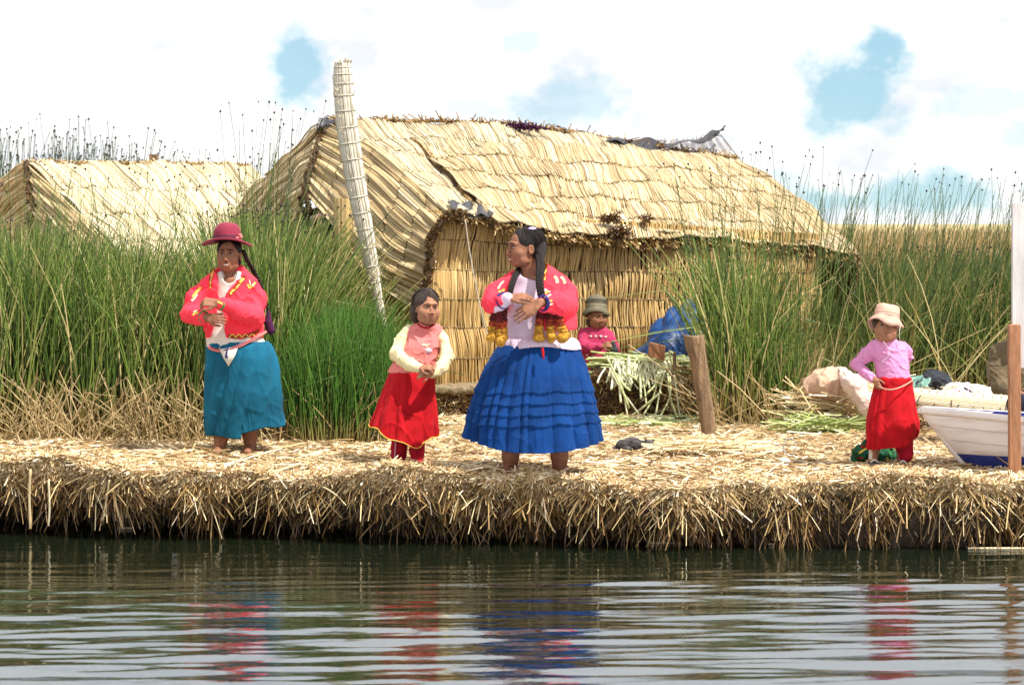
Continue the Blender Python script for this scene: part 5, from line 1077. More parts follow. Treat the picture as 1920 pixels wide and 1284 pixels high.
    V, Q = tube([J(1642, 722, -.07), J(1655, 727, -.13), J(1672, 726, -.15), J(1694, 718, -.12), J(1709, 712, -.04)], .004, 6, sub=5); g.add('waist_string', (V, Q), M['sack'])
    for x, y, fd, m1 in ((1637, 866, .0, 'sock'), (1690, 868, .0, 'sock')):
        k = g.box(x - 22, y - 36, x + 22, y + 18, -.16, .1, .004); k.cap(J(x + 1, y - 22 if x < 1660 else y - 10, fd), J(x, y - 6, fd), .029, .028); g.add('sock', k.mesh(), M['white_cloth'])
        k = g.box(x - 22, y - 20, x + 22, y + 18, -.2, .12, .004); k.cap(J(x, y - 1, fd + .02), J(x, y + 2, fd - .11), .034, .032, .01); k.slab((-.05, -.15, 0), (.05, .1, .05), None, J(x, y - 8, fd - .02), cut=True); s = g.add('shoe', k.mesh(), M['shoe'])
        V, Q = tube([J(x - 7, y - 1, fd - .06), J(x, y - 6, fd - .065), J(x + 7, y - 1, fd - .06)], .006, 6, sub=3); g.add('shoe_strap', (V, Q), M['white_cloth'], s)
child_rose()

# ---------------------------------------------------------------- child in olive hat behind the block
def child_olive():
    g = Figure(1118, 762, 20.1, 'small child in olive hat and rose heart jumper behind the pile of cut reeds'); J = g.J; w = g.w
    Rh = rot(22, -5, 3); hc = J(1120, 592, -.02); H = .205
    f = g.box(1065, 545, 1175, 775, -.3, .25, .005); head_skin(f, hc, Rh, H, chub=2.5)
    f.trunk(g.rows([(618, 1104, 1134, .0, .8), (640, 1096, 1144, .0, .62), (690, 1096, 1144, .0, .62), (760, 1096, 1146, .0, .7)], .80), .02)
    e1 = J(1092, 650, -.06); w1 = J(1128, 647, -.2); e2 = J(1150, 656, -.06); w2 = J(1146, 650, -.2)
    f.cap(e1, w1, .028, .02); f.cap(e2, w2, .028, .02); hand(f, w1 + np.array([.0, 0, 0]), (.8, -.2, .15), (0, -.7, .7), 1, .11, (.6, .7, .8, .9), k=.003); hand(f, w2, (-.6, -.2, .5), (0, -.9, .3), -1, .11, (.8, .9, 1., 1.), k=.003)
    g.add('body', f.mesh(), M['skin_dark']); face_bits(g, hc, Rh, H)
    P = lambda x, y, z: hc + Rh @ (np.array([x, y, z]) * H / .225)
    h = g.box(1085, 550, 1155, 630, -.16, .18, .005); h.ell(P(0, .025, .035), (.078, .088, .076), Rh); h.ell(P(.0, .03, -.06), (.078, .06, .055), Rh, .02); h.ell(hc + Rh @ (np.array([0, -.100, -.052]) * H / .225), np.array([.058, .075, .098]) * H / .225, Rh, .008, cut=True); h.rough(.004, 70, 5, (1, 1, .35)); g.add('hair', h.mesh(), M['hair_brown'])
    Rt = rot(0, 0, 2) @ rot(0, 15, 0); c = J(1118, 582, .01); r = w(20.5)
    prof = [(r * .95, r * 1.0, .006), (r * 1.1, r * 1.15, -.012), (r * 1.32, r * 1.32, -.045), (r * 1.35, r * 1.35, -.044), (r * 1.14, r * 1.17, -.008), (r * 1.0, r * 1.05, .010), (r * .99, r * 1.03, .022), (r * .97, r, .060), (r * .88, r * .92, .095), (r * .66, r * .7, .117), (r * .3, r * .3, .126), (.003, .003, .127)]
    hat = g.add('hat', lathe(c, Rt, prof, 60, lambda a, rr: .006 * np.sin(3 * a) * (rr / r) ** 2), M['hat_olive'])
    for z, m1 in ((.030, 'paletrim'), (.055, 'wool_gold'), (.072, 'khaki')):
        g.add('hat_stripe', lathe(c, Rt, [(r * 1.0, r * 1.035, z - .005), (r * 1.005, r * 1.04, z), (r * .99, r * 1.03, z + .005)], 40, close=False), material('olive_stripe', (.26, .23, .15) if m1 == 'paletrim' else (.08, .075, .06), .9), hat)
    t = g.box(1065, 600, 1180, 775, -.3, .25, .005)
    t.trunk(g.rows([(610, 1106, 1132, .0, .9), (618, 1096, 1142, .0, .8), (635, 1088, 1150, .0, .7), (665, 1086, 1152, .0, .76), (700, 1084, 1154, .0, .8)]), .02)
    t.chain([J(1094, 626, 0), e1, J(1110, 651, -.15), J(1122, 648, -.19)], [.05, .05, .042, .034], .02); t.chain([J(1142, 630, 0), e2, J(1149, 655, -.15)], [.046, .048, .036], .02); t.rough(.004, 57.2, 6); t.crease(0.0062, 75.6, 16); tp = g.add('jumper', t.mesh(), M['hotpink'])
    def heart(cx, cy, s): return [(cx + s * x, cy - s * y) for x, y in ((0, -1), (.6, -.3), (1, .3), (.75, .8), (.35, .85), (0, .45), (-.35, .85), (-.75, .8), (-1, .3), (-.6, -.3))]
    for x, y in ((1107, 630), (1116.5, 630), (1126, 630), (1135, 631), (1101, 665), (1111, 665)): g.patch('knit_heart', t, heart(x, y, 2.7), M['white_cloth'], tp, .005)
    k = g.box(1120, 620, 1170, 680, -.32, -.0, .005); k.chain([J(1147, 642, -.19), J(1151, 655, -.21), J(1144, 664, -.2), J(1132, 668, -.19)], [.022, .026, .024, .02], .02); g.add('dark_bundle', k.mesh(), M['darkcloth'])
    s = g.box(1070, 690, 1175, 775, -.3, .25, .008); s.trunk(g.rows([(692, 1086, 1152, 0, .8), (762, 1078, 1158, 0, .8)])); g.add('skirt', s.mesh(), M['red_dark'])
child_olive()

# ---------------------------------------------------------------- seated person at the right edge
def seated():
    g = Figure(1897, 830, 17.6, 'person in khaki jacket and dark trousers seated at right edge behind the board'); J = g.J; w = g.w
    Rh = rot(-10, -12, 0); hc = J(1913, 598, -.08); H = .23
    f = g.box(1840, 560, 2010, 850, -.75, .4, .007); head_skin(f, hc, Rh, H)
    f.trunk(g.rows([(650, 1889, 1941, .0, .8), (690, 1883, 1949, .0, .62), (780, 1881, 1949, .0, .7)], .80), .02)
    for s_, x in ((-1, 1871), (1, 1957)):
        e = J(x - s_ * 2, 722, -.05); wr = J(1916 + s_ * 18, 735, -.30); f.cap(J(1916 + s_ * 40, 660, 0), e, .05, .04); f.cap(e, wr, .04, .028); hand(f, wr, (-s_ * .5, -.9, -.1), (0, -.2, 1), s_, .17)
        f.cap(J(1916 + s_ * 26, 838, -.42), J(1916 + s_ * 26, 843, -.58), .04, .03, .02)
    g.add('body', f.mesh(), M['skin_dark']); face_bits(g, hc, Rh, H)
    h = g.box(1885, 560, 1965, 640, -.2, .2, .007); P = lambda x, y, z: hc + Rh @ np.array([x, y, z]); h.ell(P(0, .025, .035), (.084, .096, .082), Rh); h.ell(hc + Rh @ (np.array([0, -.100, -.052]) * H / .225), np.array([.058, .075, .098]) * H / .225, Rh, .008, cut=True); g.add('hair', h.mesh(), M['hair'])
    j = g.box(1850, 620, 2000, 770, -.4, .35, .006); j.trunk(g.rows([(632, 1896, 1936, .02, .9), (645, 1881, 1951, .02, .8), (680, 1867, 1965, .0, .62), (730, 1865, 1967, .0, .66), (748, 1876, 1974, 0, .66)]), .02)
    for s_, x in ((-1, 1871), (1, 1957)): j.chain([J(1916 + s_ * 42, 660, 0), J(1916 + s_ * 50, 695, -.02), J(x - s_ * 2, 724, -.06), J(1916 + s_ * 24, 737, -.25)], [.066, .072, .066, .045], .03)
    j.rough(.007, 44, 6); j.crease(.009, 60, 16, (1, 1, 1), 3); j.crease(.006, 100, 17); g.add('jacket', j.mesh(), M['khaki'])
    t = g.box(1850, 700, 2000, 850, -.7, .35, .007)
    for s_ in (-1, 1): t.chain([J(1916 + s_ * 22, 762, .0), J(1916 + s_ * 28, 752, -.40), J(1916 + s_ * 26, 832, -.42)], [.10, .075, .055], .03)
    t.rough(.006, 48.4, 6); g.add('trousers', t.mesh(), M['denim'])
seated()
# ================================================================ THINGS ON THE ISLAND
def fieldthing(name, f, mat, loc, label, cat, group=None, parent=None): 
    V, Q = f.mesh(); return mesh(name, V, Q, mat, parent=parent, loc=None if parent is not None else loc, label=label, category=cat, group=group)
def FB(x0, y0, x1, y1, D, d0, d1, h): a = W(x0, y1, D); b = W(x1, y0, D); return Field(a + np.array([0, d0, 0]), b + np.array([0, d1, 0]), h)
# root block with its pile of cut reeds
blk = thing('root_block', W(1205, 787, 19.3), 'large dark block of reed roots under the pile of cut reeds', 'root block')
f = FB(1085, 665, 1335, 800, 19.3, -.1, .9, .012); a = W(1112, 790, 19.3); b = W(1302, 690, 19.3); f.slab((a[0], 19.3, GZ - .05), (b[0], 19.95, b[2]), rnd=.06); f.rough(.02, 30.8, 3); f.rough(.012, 50, 4)
V, Q = f.mesh(); mesh('block', V, Q, M['soil'], parent=blk)
def fibres(parent, x0, x1, y0, y1, D, n, mat='fringe', ln=.05, tn=(.3, .25)):
    p = np.stack([x0 + (x1 - x0) * rng.random(n), y0 + (y1 - y0) * rng.random(n)], -1); C = np.stack([(p[:, 0] - 960) * D / F, np.full(n, D) - .005, EYE - (p[:, 1] - HY) * D / F], -1)
    d = rng.normal(size=(n, 3)) * np.array([.8, .25, .8]) + np.array([0, -.35, -.1]); V, Q, rid, al = tubes(np.stack([C, C + d * ln], 1), np.full((n, 2), .0025)); mesh('root_fibre', V, Q, M[mat], parent=parent, tint=np.clip(tn[0] + tn[1] * rng.normal(size=n), 0, 1)[rid], along=al, kind='stuff', smooth=False)
fibres(blk, 1112, 1302, 695, 785, 19.3, 1500); fibres(blk, 1255, 1302, 690, 785, 19.28, 900, tn=(.65, .2))
b2 = thing('root_block', W(850, 782, 19.75), 'low dark root block under the hut wall between girl and woman in blue', 'root block')
f = FB(780, 710, 915, 800, 19.75, -.1, .6, .012); a = W(800, 790, 19.75); b = W(893, 731, 19.75); f.slab((a[0], 19.75, GZ - .05), (b[0], 20.2, b[2]), rnd=.05); f.rough(.018, 30.8, 6); f.rough(.012, 50, 7); V, Q = f.mesh(); mesh('block', V, Q, M['soil'], parent=b2)
fibres(b2, 805, 888, 735, 785, 19.75, 700); f = FB(780, 710, 915, 745, 19.75, -.15, .6, .010); f.slab((a[0], 19.7, b[2] - .03), (b[0] + .02, 20.2, b[2] + .03), rnd=.025); f.rough(.010, 66, 8); V, Q = f.mesh(); mesh('crust', V, Q, material('dry_root_crust', (.32, .25, .16), 1, .3, 20, 1, 80, col2=(.16, .11, .06)), parent=b2)
M['cutgreen'] = reed_material('cut_green_reed', [(0, (.20, .26, .06)), (.4, (.40, .46, .16)), (.7, (.62, .64, .34)), (1, (.82, .82, .62))], rough=.35)
def reedpile():
    P = []; R = []; T = []
    for i in range(230):      # lying bundle, seen nearly side on
        x0 = rng.uniform(1098, 1190); x1 = rng.uniform(1250, 1352); y = rng.uniform(668, 706); D = 19.35 + .5 * rng.random(); s = rng.normal() * 6
        A = W(x0, y + s, D); B = W(x1, y - s * .6 + 2, D + rng.normal() * .08); m_ = (A + B) / 2 + np.array([0, 0, .01 * rng.normal()]); P.append([A, (A + m_) / 2, m_, (m_ + B) / 2, B]); R.append(.0075); T.append(rng.random() * .75)
    for i in range(150):     # white butts fanned across the front
        x = rng.uniform(1150, 1265); y = rng.uniform(668, 700); A = W(x, y, 19.28 + .05 * rng.random()); L = rng.uniform(.06, .16); d = unit([rng.normal() * .4 + .25, -.35, -.75]); P.append([A + d * L * k / 4 + np.array([0, 0, -.02 * (k / 4) ** 2]) for k in range(5)]); R.append(.0085); T.append(.8 + .2 * rng.random())
    V, Q, rid, al = tubes(np.array(P), np.array(R)[:, None] * np.ones((1, 5)), 5); T = np.array(T)
    mesh('cut_reed_pile', V, Q, M['cutgreen'], tint=T[rid], along=al, kind='stuff', label='pile of freshly cut green and white reeds on the big root block', category='reeds')
    # the long reeds that hang over the block, one by one
    segs = [((1137, 668), (1160, 715), (1180, 765)), ((1143, 690), (1165, 730), (1201, 780)), ((1150, 690), (1148, 715), (1146, 730)), ((1135, 690), (1125, 705), (1120, 718)), ((1160, 700), (1162, 730), (1164, 755)), ((1160, 690), (1170, 740), (1178, 790)), ((1200, 700), (1201, 725), (1202, 748)),
            ((1248, 690), (1238, 730), (1228, 786)), ((1240, 700), (1230, 720), (1213, 738)), ((1256, 705), (1256, 745), (1232, 790)), ((1252, 700), (1258, 750), (1272, 785)), ((1264, 702), (1270, 745), (1276, 788)), ((1262, 690), (1255, 660), (1262, 662)), ((1205, 705), (1210, 740), (1212, 757)), ((1155, 700), (1170, 722), (1182, 732)),
            ((1230, 775), (1206, 785), (1180, 786)), ((1170, 790), (1210, 760), (1240, 735)), ((1236, 700), (1225, 745), (1205, 780)), ((1175, 700), (1185, 705), (1194, 712))]
    for i, s in enumerate(segs):
        P = [W(x, y, 19.22 - .05 * k + .01 * (i % 3)) for k, (x, y) in enumerate(s)]; V, Q = tube(P, .009 - .002 * (i % 2), 6, sub=4)
        mesh('cut_reed', V, Q, M['cutgreen'], tint=np.full(len(V), .55 + .4 * rng.random()), loc=P[0], category='reed', label='freshly cut reed hanging down the front of the big root block', group='cut reeds hanging over the root block')
    n = 130; c = np.stack([rng.uniform(1130, 1290, n), rng.uniform(786, 800, n)], -1); D = EYE * 0 + np.array([GD(y) for y in c[:, 1]]); C = np.stack([(c[:, 0] - 960) * D / F, D, np.full(n, GZ + .02)], -1)
    straws('fallen_reeds', C, rdir(n, .05, 1, .25), .1 + .4 * rng.random(n), np.full(n, .006), M['cutgreen'], rng.random(n), .06, kind='stuff', label='thin green reeds fallen on the straw in front of the root block', category='reeds')
reedpile()
def wedge_board(name, c, pts, D, th, mat, label, cat, R=None):
    f_ = np.array([W(x, y, D) for x, y in pts]); b_ = f_ + np.array([0, th, .0]); n = len(pts); V = np.vstack([f_, b_]); Q = [tuple(range(n)), tuple(range(2 * n - 1, n - 1, -1))] + [((i + 1) % n, i, i + n, (i + 1) % n + n) for i in range(n)]
    o = mesh(name, V, Q, mat, loc=f_.mean(0), smooth=False, label=label, category=cat); bv = o.modifiers.new('bevel', 'BEVEL'); bv.width = .004; bv.segments = 2; return o
wedge_board('wood_block', None, [(1219, 642), (1248, 649), (1246, 677), (1215, 668)], 19.18, .12, M['wood_red'], 'reddish wooden block lying on top of the cut reed pile', 'wood block')
wedge_board('wooden_peg', None, [(1262, 659), (1268, 659), (1268, 693), (1262, 693)], 19.12, .03, M['wood'], 'thin wooden peg upright in the cut reeds beside the wood block', 'peg')
wedge_board('bark_piece', None, [(1252, 790), (1262, 784), (1284, 783), (1300, 791), (1288, 795), (1256, 795)], 18.9, .08, M['soil'], 'dark scrap of root lying on straw at the foot of the block', 'scrap')
# leaning wooden post
def post():
    D = 17.35; T = thing('wooden_post', W(1335, 826, D), 'weathered split wooden post leaning left in the straw', 'post')
    rows = [(630, 1283, 1321), (640, 1284, 1322), (655, 1287, 1323), (668, 1292, 1325), (685, 1296, 1327), (720, 1301, 1331), (760, 1308, 1337), (800, 1314, 1343), (835, 1319, 1349)]
    P = []
    R = crv(np.array(rows, float), np.linspace(0, len(rows) - 1, 40)); n = 28; a = np.linspace(0, 2 * pi, n, endpoint=False)
    for i, (y, xl, xr) in enumerate(R):
        c = W((xl + xr) / 2, y, D); r = (xr - xl) / 2 * D / F; s = 1 + .05 * np.sin(3 * a + i * .05) + .03 * np.sin(7 * a + 1) - .14 * np.exp(-((a - 4.95 - .004 * i) / .09) ** 2) * (i > 6) - .10 * np.exp(-((a - 4.3) / .07) ** 2) * (i < 18)
        P.append(np.stack([c[0] + np.sign(np.cos(a)) * np.abs(np.cos(a)) ** .8 * r * s, D + .05 + r * .9 * np.sin(a) * s, np.full(n, c[2]) + (.008 * np.sin(2 * a + 1) if i == 0 else 0)], -1))
    V = np.array(P).reshape(-1, 3); Q = gridq(n, len(P), True).tolist(); c = V[:n].mean(0); V = np.vstack([V, c]); Q += [[(i + 1) % n, i, len(V) - 1] for i in range(n)]
    Q = [q[::-1] for q in Q]; mesh('trunk', V, Q, M['wood'], parent=T)
    C = W(1338, 822, D); th = np.linspace(0, 2 * pi, 30)
    V, Q, _, _ = tubes((C + np.stack([np.cos(th) * .09, .05 + np.sin(th) * .10, .02 * np.sin(th)], -1))[None], np.full((1, 30), .009), 5); mesh('straw_tie', V, Q, M['straw'], parent=T, tint=np.full(len(V), .8))
    return T
post()
# grey kitten lying on the straw
def kitten():
    D = 16.55; T = thing('kitten', W(1190, 842, D), 'grey kitten lying on the straw near the blue skirt, head turned right', 'cat'); s = D / F; Jk = lambda x, y, d=0: W(x, y, D) + np.array([0, d, 0])
    f = FB(1135, 805, 1245, 852, D, -.16, .16, .004)
    f.chain([Jk(1166, 834), Jk(1185, 832), Jk(1202, 834)], [.036, .040, .034], .03); f.ell(Jk(1168, 836, .01), (.045, .045, .036), k=.02)
    f.ell(Jk(1218, 831, -.02), (.030, .028, .025), k=.015); f.ell(Jk(1226, 834, -.04), (.014, .016, .011), k=.01)
    f.cap(Jk(1211, 828, -.01), Jk(1209, 820, -.01), .012, .003, .004); f.cap(Jk(1224, 826, -.01), Jk(1228, 819, -.01), .011, .003, .004)
    f.chain([Jk(1205, 838, -.03), Jk(1220, 841, -.07), Jk(1230, 841, -.09)], [.016, .012, .011], .01); f.chain([Jk(1203, 838, .0), Jk(1213, 842, -.06)], [.015, .011], .01); f.chain([Jk(1172, 840, -.03), Jk(1182, 842, -.06)], [.018, .012], .01)
    f.chain([Jk(1160, 838, .02), Jk(1150, 840, -.01), Jk(1158, 843, -.05), Jk(1170, 843, -.07)], [.012, .010, .009, .007], .008); f.rough(.0015, 120, 3)
    V, Q = f.mesh(); mesh('body', V, Q, M['cat'], parent=T)
    for x in (1221, 1229): mesh('eye', *ellipsoid(Jk(x, 829.5, -.043), (.003, .002, .003)), M['yellow'], parent=T)
kitten()
# litter: crumpled plastic bag, wire hoop, second bag
def crumple(name, x0, y0, x1, y1, D, mat, label, cat, seed=1, am=.016, fr=40, dp=.08):
    f = FB(x0 - 8, y0 - 8, x1 + 8, y1 + 8, D, -.14, .14, .004); a, b = W(x0, y1, D), W(x1, y0, D); c = (a + b) / 2; f.ell(c, ((b - a)[0] / 2, dp, (b - a)[2] / 2)); f.rough(am, fr, seed); f.rough(am * .4, fr * 2.5, seed + 1); V, Q = f.mesh(); return mesh(name, V, Q, mat, loc=(c[0], c[1], a[2]), label=label, category=cat, smooth=False)
crumple('plastic_bag', 1280, 838, 1310, 853, 16.4, M['plastic'], 'crumpled whitish green plastic bag on straw right of the kitten', 'plastic bag', 2, .008)
crumple('plastic_scrap', 1290, 834, 1308, 842, 16.45, M['greenplastic'], 'scrap of pale green plastic on top of the crumpled bag', 'plastic scrap', 5, .005, 60, .04)
crumple('plastic_bag', 1460, 857, 1483, 870, 15.85, M['plastic'], 'clear crumpled plastic bag beneath the wire hoop', 'plastic bag', 4, .008)
th = np.linspace(-.6, 2 * pi - .9, 30); c = W(1481, 838, 15.95); V, Q, _, _ = tubes((c + np.stack([np.cos(th) * .040, .02 * np.sin(th), np.sin(th) * .055 - .0], -1))[None], np.full((1, 30), .0045), 6); mesh('wire_hoop', V, Q, M['wire'], loc=c - np.array([0, 0, .08]), label='thin grey wire hoop standing up out of the straw', category='wire hoop')
n = 240; C = np.stack([rng.uniform(.95, 1.55, n) + .0, rng.uniform(16.2, 16.9, n), np.full(n, GZ + .03)], -1); C[:, 2] += .05 * rng.random(n) * np.exp(-((C[:, 0] - 1.3) / .2) ** 2)
straws('long_straw_heap', C, rdir(n, .08, 1, .4), .15 + .35 * rng.random(n), np.full(n, .0048), M['straw'], np.clip(.62 + .2 * rng.random(n), 0, 1), .12, kind='stuff', label='heap of long pale straws around the foot of the wooden post', category='straw')
# blue tarpaulin leaning on the hut wall
def tarp():
    S = surf([[(1256, 608, 20.95), (1282, 584, 20.9), (1312, 574, 20.9), (1345, 572, 21.0)], [(1222, 640, 20.75), (1258, 616, 20.55), (1305, 598, 20.5), (1350, 600, 20.7)], [(1195, 672, 20.6), (1235, 655, 20.35), (1290, 650, 20.3), (1352, 660, 20.5)], [(1180, 750, 20.6), (1240, 750, 20.2), (1300, 750, 20.15), (1360, 750, 20.4)]])
    U, Vv = np.meshgrid(np.linspace(0, 1, 90), np.linspace(0, 1, 70)); P = S(U, Vv); Nn = normals(S, U, Vv, (0, -1, .3))
    h = .045 * np.abs(np.sin(U * 7 + 2.5 * Vv + .5)) ** .6 + .03 * np.abs(np.sin(U * 13 - 5 * Vv + 2)) + .03 * np.sin(Vv * 9 + U * 4) - .14 * np.exp(-(((U - .62) / .13) ** 2 + ((Vv - .17) / .09) ** 2)) - .06 * np.exp(-(((U - .72) / .05) ** 2)) * (Vv > .35)
    h += .006 * vnoise(P * 1.0, 60, 4); P = P + Nn * h[..., None]; f_ = P.reshape(-1, 3); q = gridq(90, 70)
    mesh('tarpaulin', np.vstack([f_, f_ + np.array([0, .01, 0])]), np.vstack([q, q[:, ::-1] + len(f_)]), M['tarp'], loc=W(1270, 755, 20.6), label='crumpled blue tarpaulin heaped against the hut wall', category='tarpaulin')
tarp()
# sacks and bundles behind the child in the rose hat
def lump(name, x0, y0, x1, y1, D, mat, label, cat, seed, am=.03, fr=9, dp=.25, extra=None, am2=.008):
    f = FB(x0 - 15, y0 - 15, x1 + 15, y1 + 10, D, -dp - .08, dp + .08, .009); a, b = W(x0, y1, D), W(x1, y0, D); c = (a + b) / 2; f.ell(c, ((b - a)[0] / 2, dp, (b - a)[2] / 2))
    if extra: extra(f)
    f.rough(am * 1.2, fr * 2.6, seed); f.crease(am * 1.2, fr * 5.5, seed + 3, (1, 1, .8), 3); f.crease(am2 * 1.2, 110, seed + 1, (1, 1, .6), 3); V, Q = f.mesh(); return mesh(name, V, Q, mat, loc=(c[0], c[1], a[2]), label=label, category=cat)
lump('sack', 1508, 688, 1612, 762, 18.2, M['sack'], 'pinkish plump sack lying beside the reeds at right', 'sack', 3, .02, 8, .22)
def neck(f): f.g[:] = .5; f.chain([W(1580, 700, 17.95), W(1604, 722, 17.9), W(1622, 752, 17.85), W(1638, 786, 17.8)], [.05, .07, .065, .045], .03)
lump('sack_neck', 1570, 690, 1650, 790, 17.9, M['sack_pink'], 'white and pink gathered cloth trailing from the pinkish sack', 'cloth', 5, .014, 14, .14, am2=.012, extra=neck)
lump('net_bundle', 1690, 703, 1800, 768, 18.6, M['teal_net'], 'faded teal net bundle right of the child in the rose hat', 'net', 6, .02, 10, .25, am2=.014)
lump('dark_bundle', 1722, 703, 1778, 745, 18.5, M['darkcloth'], 'charcoal blanket on top of the teal net bundle', 'blanket', 9, .03, 12, .2)
pb = thing('sack', W(1815, 765, 18.4), 'pale sack with purple stripes behind the reed boat', 'sack'); f = FB(1745, 700, 1890, 780, 18.4, -.35, .35, .009); f.ell(W(1812, 750, 18.4), (.25, .24, .13)); f.cap(W(1790, 748, 18.4), W(1860, 760, 18.3), .12, .04, .03); f.rough(.018, 22, 4); f.rough(.01, 83.6, 3, (1, 1, .5)); V, Q = f.mesh(); mesh('sack_body', V, Q, M['sack_white'], parent=pb)
pf_ = Figure.__new__(Figure); pf_.D = 18.4; pf_.k = 18.4 / F; pf_.root = pb
for pts, wd, mt in [([(1772, 734), (1785, 742), (1800, 752)], 4, M['purple']), ([(1785, 728), (1800, 738), (1812, 752)], 5, M['red_dark']), ([(1800, 724), (1818, 736), (1828, 750)], 4, M['purple']), ([(1812, 722), (1828, 732), (1840, 746)], 2.5, M['sack']), ([(1765, 740), (1775, 748)], 4, M['darkcloth']), ([(1790, 745), (1795, 752)], 6, M['darkcloth'])]: pf_.ribbon('stripe', f, pts, wd, mt, pb)
n = 700; C = np.stack([rng.uniform(2.1, 3.0, n), rng.uniform(18.0, 18.9, n), GZ + .05 + .22 * rng.random(n)], -1); straws('loose_reed_heap', C, rdir(n, .2, 1, .4), .2 + .5 * rng.random(n), np.full(n, .005), M['straw'], np.clip(.45 + .4 * rng.random(n), 0, 1), .15, kind='stuff', label='heap of loose dry reeds between the sacks at right', category='reeds')
n = 120; C = np.stack([rng.uniform(2.05, 2.45, n), rng.uniform(17.7, 18.1, n), GZ + .03 + .08 * rng.random(n)], -1); straws('loose_reed_heap', C, rdir(n, .1, 1, .3), .2 + .4 * rng.random(n), np.full(n, .005), M['cutgreen'], rng.random(n) * .6, .15, kind='stuff', label='yellow green reeds lying flat beneath the pinkish sack', category='reeds')
# long bound reed bundle boat
def bundle():
    T = thing('reed_boat', W(1800, 800, 17.2), 'long pale bundle of bound reeds shaped like a boat hull, behind the painted boat', 'reed boat')
    pp = [(1640, 742, 8), (1700, 748, 20), (1760, 757, 24), (1830, 764, 26), (1900, 772, 28), (1990, 782, 28), (2100, 790, 24)]; C = cr1([W(a, b, 17.3) for a, b, _ in pp], 8); R = cr1(np.array([[q * 17.3 / F] for *_, q in pp]), 8)[:, 0]; K = len(C)
    core = mesh('reed_core', *tube(C, R * .95, 16), M['backing'], parent=T); n = 120; an = np.arange(n) * 2.399; P = C[None] + np.stack([0 * an, np.cos(an), np.sin(an)], -1)[:, None] * R[None, :, None]
    V, Q, rid, al = tubes(P, np.maximum(R[None] * .07, .003) * np.ones((n, 1)), 4); mesh('reed_stem', V, Q, M['thatch_pale'], parent=core, tint=np.clip(.7 + .15 * rng.normal(size=n), 0, 1)[rid], along=al, kind='stuff')
    th = np.linspace(0, 2 * pi, 17)
    for k in range(4, K, 2): Pk = C[k] + np.stack([.05 * np.sin(th), np.cos(th) * R[k] * 1.05, np.sin(th) * R[k] * 1.05], -1); V, Q, _, _ = tubes(Pk[None], np.full((1, 17), .005), 5); mesh('binding_cord', V, Q, M['palecord'], parent=T)
    n = 500; C2 = crv(C, rng.random(n) * (K - 1)); C2[:, 2] -= .09; C2[:, 1] -= .1; d = rng.normal(size=(n, 3)) * .5; V, Q, rid, al = tubes(np.stack([C2, C2 + d * .12], 1), np.full((n, 2), .004)); mesh('frayed_reed', V, Q, M['fringe'], parent=T, tint=(rng.random(n) * .7)[rid], along=al, kind='stuff')
bundle()
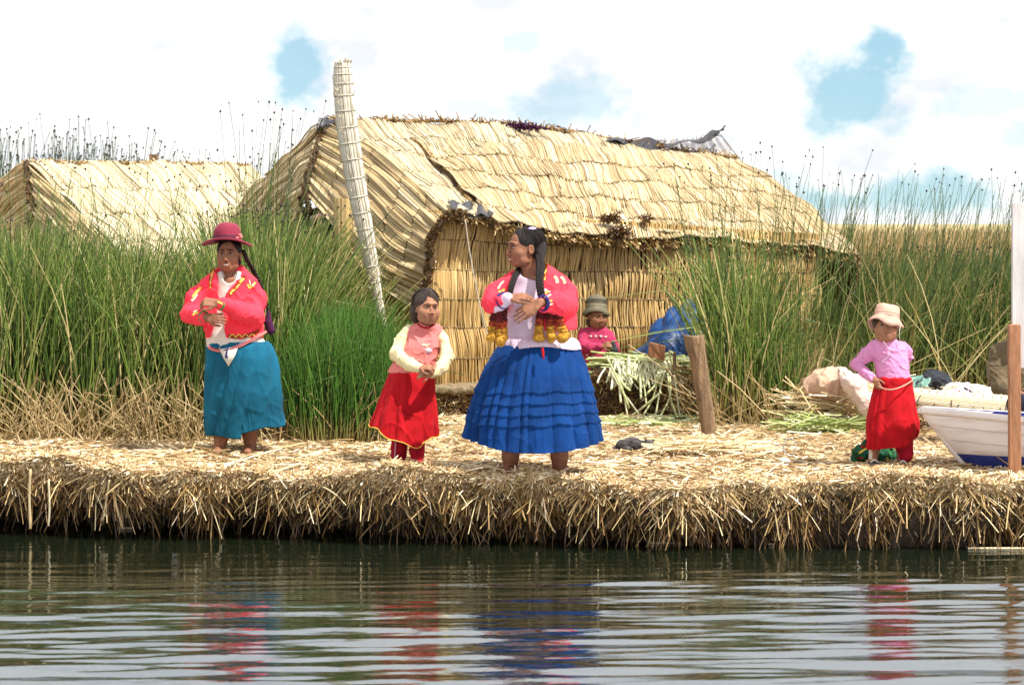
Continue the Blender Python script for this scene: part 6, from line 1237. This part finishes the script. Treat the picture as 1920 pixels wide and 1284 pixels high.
# painted rowing boat pulled up at the right
def boat():
    T = thing('rowing_boat', W(1900, 890, 15.6), 'white and blue wooden boat with its pointed bow on the straw at right', 'boat')
    D0 = 15.25; L = 3.2; n = 90; m_ = 41; t = np.linspace(0, 1, n); x0 = W(1735, 775, D0); s = D0 / F
    def sec(u):
        gx = x0[0] + u * L; yc = D0 + .12 + u * .75; gz = x0[2] - .10 * min(u * 3, 1) * .9 - .03 * u + .0; half = .02 + .50 * (1 - (1 - min(u * 1.25, 1)) ** 2.0) ; kz = x0[2] - .02 - .46 * min(1, (u / .135)) ** .9 if u < .135 else x0[2] - .48
        return gx, yc, gz, half, kz
    V = []; 
    for u in t ** 1.5:
        gx, yc, gz, half, kz = sec(u)
        zl = x0[2] - .250 - .035 * (gx - x0[0]); al_ = (max(zl - kz, 0) / (gz - kz)) ** (1 / 1.15)
        for v in np.linspace(-1, 1, m_):
            a = abs(v); a = a / .4 * al_ if a < .4 else al_ + (a - .4) / .6 * (1 - al_); yy = half * (1 - (1 - a) ** 2.2) ** .9; zz = kz + (gz - kz) * a ** 1.15; xx = gx + .0 * a
            V.append((xx, yc + np.sign(v) * yy, zz))
    V = np.array(V); q = gridq(m_, n); fc = V[q].mean(1); gzv = np.array([x0[2]] * len(q))
    V2 = V.copy().reshape(n, m_, 3); ctr = V2.mean(1, keepdims=True); inn = V2 + (ctr - V2) * np.array([0, .07, 0]) + np.array([.02, 0, .03]); inn = inn.reshape(-1, 3)
    lim = x0[2] - .250 - .035 * (fc[:, 0] - x0[0]) ; fv = np.abs(np.linspace(-1, 1, m_)); fv = (fv[:-1] + fv[1:]) / 2; mi = np.tile((fv < .4).astype(int), n - 1)
    nb = len(V); allV = np.vstack([V, inn]); idx = np.arange(nb).reshape(n, m_); e1 = np.stack([idx[:-1, 0], idx[1:, 0], idx[1:, 0] + nb, idx[:-1, 0] + nb], -1); e2 = np.stack([idx[:-1, -1], idx[1:, -1], idx[1:, -1] + nb, idx[:-1, -1] + nb], -1); e3 = np.stack([idx[-1, :-1], idx[-1, 1:], idx[-1, 1:] + nb, idx[-1, :-1] + nb], -1)
    Q = np.vstack([q, q[:, ::-1] + nb, e1, e2, e3]); midx = np.concatenate([mi, np.full(len(q), 1), np.zeros(len(e1) + len(e2) + len(e3), int)])
    hull = mesh('hull', allV, Q, None, parent=T, mats=[M['boat_white'], M['boat_blue']], midx=midx)
    G = V.reshape(n, m_, 3)
    for side in (0, -1):
        P = G[:, side] + np.array([0, 0, .012]); P = np.vstack([x0 + np.array([-.012, .10, .01]), P]) ; V3, Q3 = tube(P, .024, 6); mesh('gunwale', V3, Q3, M['boat_white'], parent=T)
    for dz in (.075, .155):    # strake seams
        P = []
        for u in t ** 1.5:
            gx, yc, gz, half, kz = sec(u)
            if gz - dz < kz + .03: continue
            a = ((gz - dz - kz) / (gz - kz)) ** (1 / 1.15); P.append((gx, yc - half * (1 - (1 - a) ** 2.2) ** .9 - .004, kz + (gz - kz) * a ** 1.15))
        V3, Q3 = tube(np.array(P)[1:], .0017, 4); mesh('plank_seam', V3, Q3, M['board'], parent=hull)
    V3, Q3 = tube([x0 + np.array([-.01, .12, .02]), x0 + np.array([.10, .14, -.12]), x0 + np.array([.26, .18, -.32]), x0 + np.array([.43, .22, -.47])], .018, 7, sub=4); mesh('stem_post', V3, Q3, M['boat_white'], parent=T)
    for u in (.35, .65):
        gx, yc, gz, half, kz = sec(u); V3, Q3 = box((gx - .12, yc - half * .93, gz - .09), (gx + .12, yc + half * .93, gz - .06)); mesh('thwart', V3, Q3, M['boat_blue'], parent=T, smooth=False)
boat()
V, Q = box(W(1893, 900, 14.82), W(1912, 608, 14.87)); V[4:, 0] += -.004; o = mesh('wooden_stake', V, Q, M['wood_red'], loc=W(1902, 900, 14.85), smooth=False, label='upright reddish wooden stake at the water edge in front of the boat', category='stake'); o.modifiers.new('bevel', 'BEVEL').width = .004
V, Q = box(W(1898, 690, 14.92), W(2075, 380, 14.95)); o = mesh('white_board', V, Q, M['board'], loc=W(1985, 900, 14.93), smooth=False, label='tall pale painted board standing at the right edge of the photo', category='board'); o.modifiers.new('bevel', 'BEVEL').width = .003
V, Q = box(W(2060, 900, 14.98), W(2080, 380, 15.03)); mesh('wooden_stake', V, Q, M['wood_red'], loc=W(2070, 900, 15), smooth=False, label='second stake holding up the pale board, outside the photo', category='stake')
# patterned green cloth behind the child's feet
cl = thing('bundled_cloth', W(1640, 866, 15.85), 'dark green patterned carrying cloth behind the feet of the rose hat child', 'cloth')
f = FB(1590, 805, 1700, 880, 15.8, -.14, .16, .005); f.ell(W(1625, 850, 15.8), (.075, .08, .06), k=.02); f.cap(W(1618, 852, 15.8), W(1636, 832, 15.8), .045, .03, .03); f.ell(W(1665, 853, 15.8), (.055, .07, .055)); f.rough(.018, 52.8, 4); f.crease(0.0186, 100.8, 7, (1, 1, .8), 3); f.rough(.004, 80, 5); V, Q = f.mesh(); mesh('cloth_body', V, Q, material('dark_green_cloth', (.010, .085, .035), .8, .3, 14), parent=cl)
pf_.D = 15.8; pf_.k = 15.8 / F; pf_.root = cl
for pts, wd, mt in [([(1608, 848), (1616, 842), (1625, 838)], 3, M['yellow']), ([(1612, 838), (1620, 833)], 3, M['red']), ([(1606, 858), (1615, 856)], 3, M['red']), ([(1622, 860), (1628, 866)], 5, M['pink']), ([(1626, 850), (1632, 842)], 2.5, M['paletrim']), ([(1664, 845), (1670, 850)], 3, M['green_trim']), ([(1658, 856), (1664, 860)], 2.5, M['yellow']), ([(1616, 850), (1622, 846)], 2.5, M['teal'])]: pf_.ribbon('woven_motif', f, pts, wd, mt, cl)
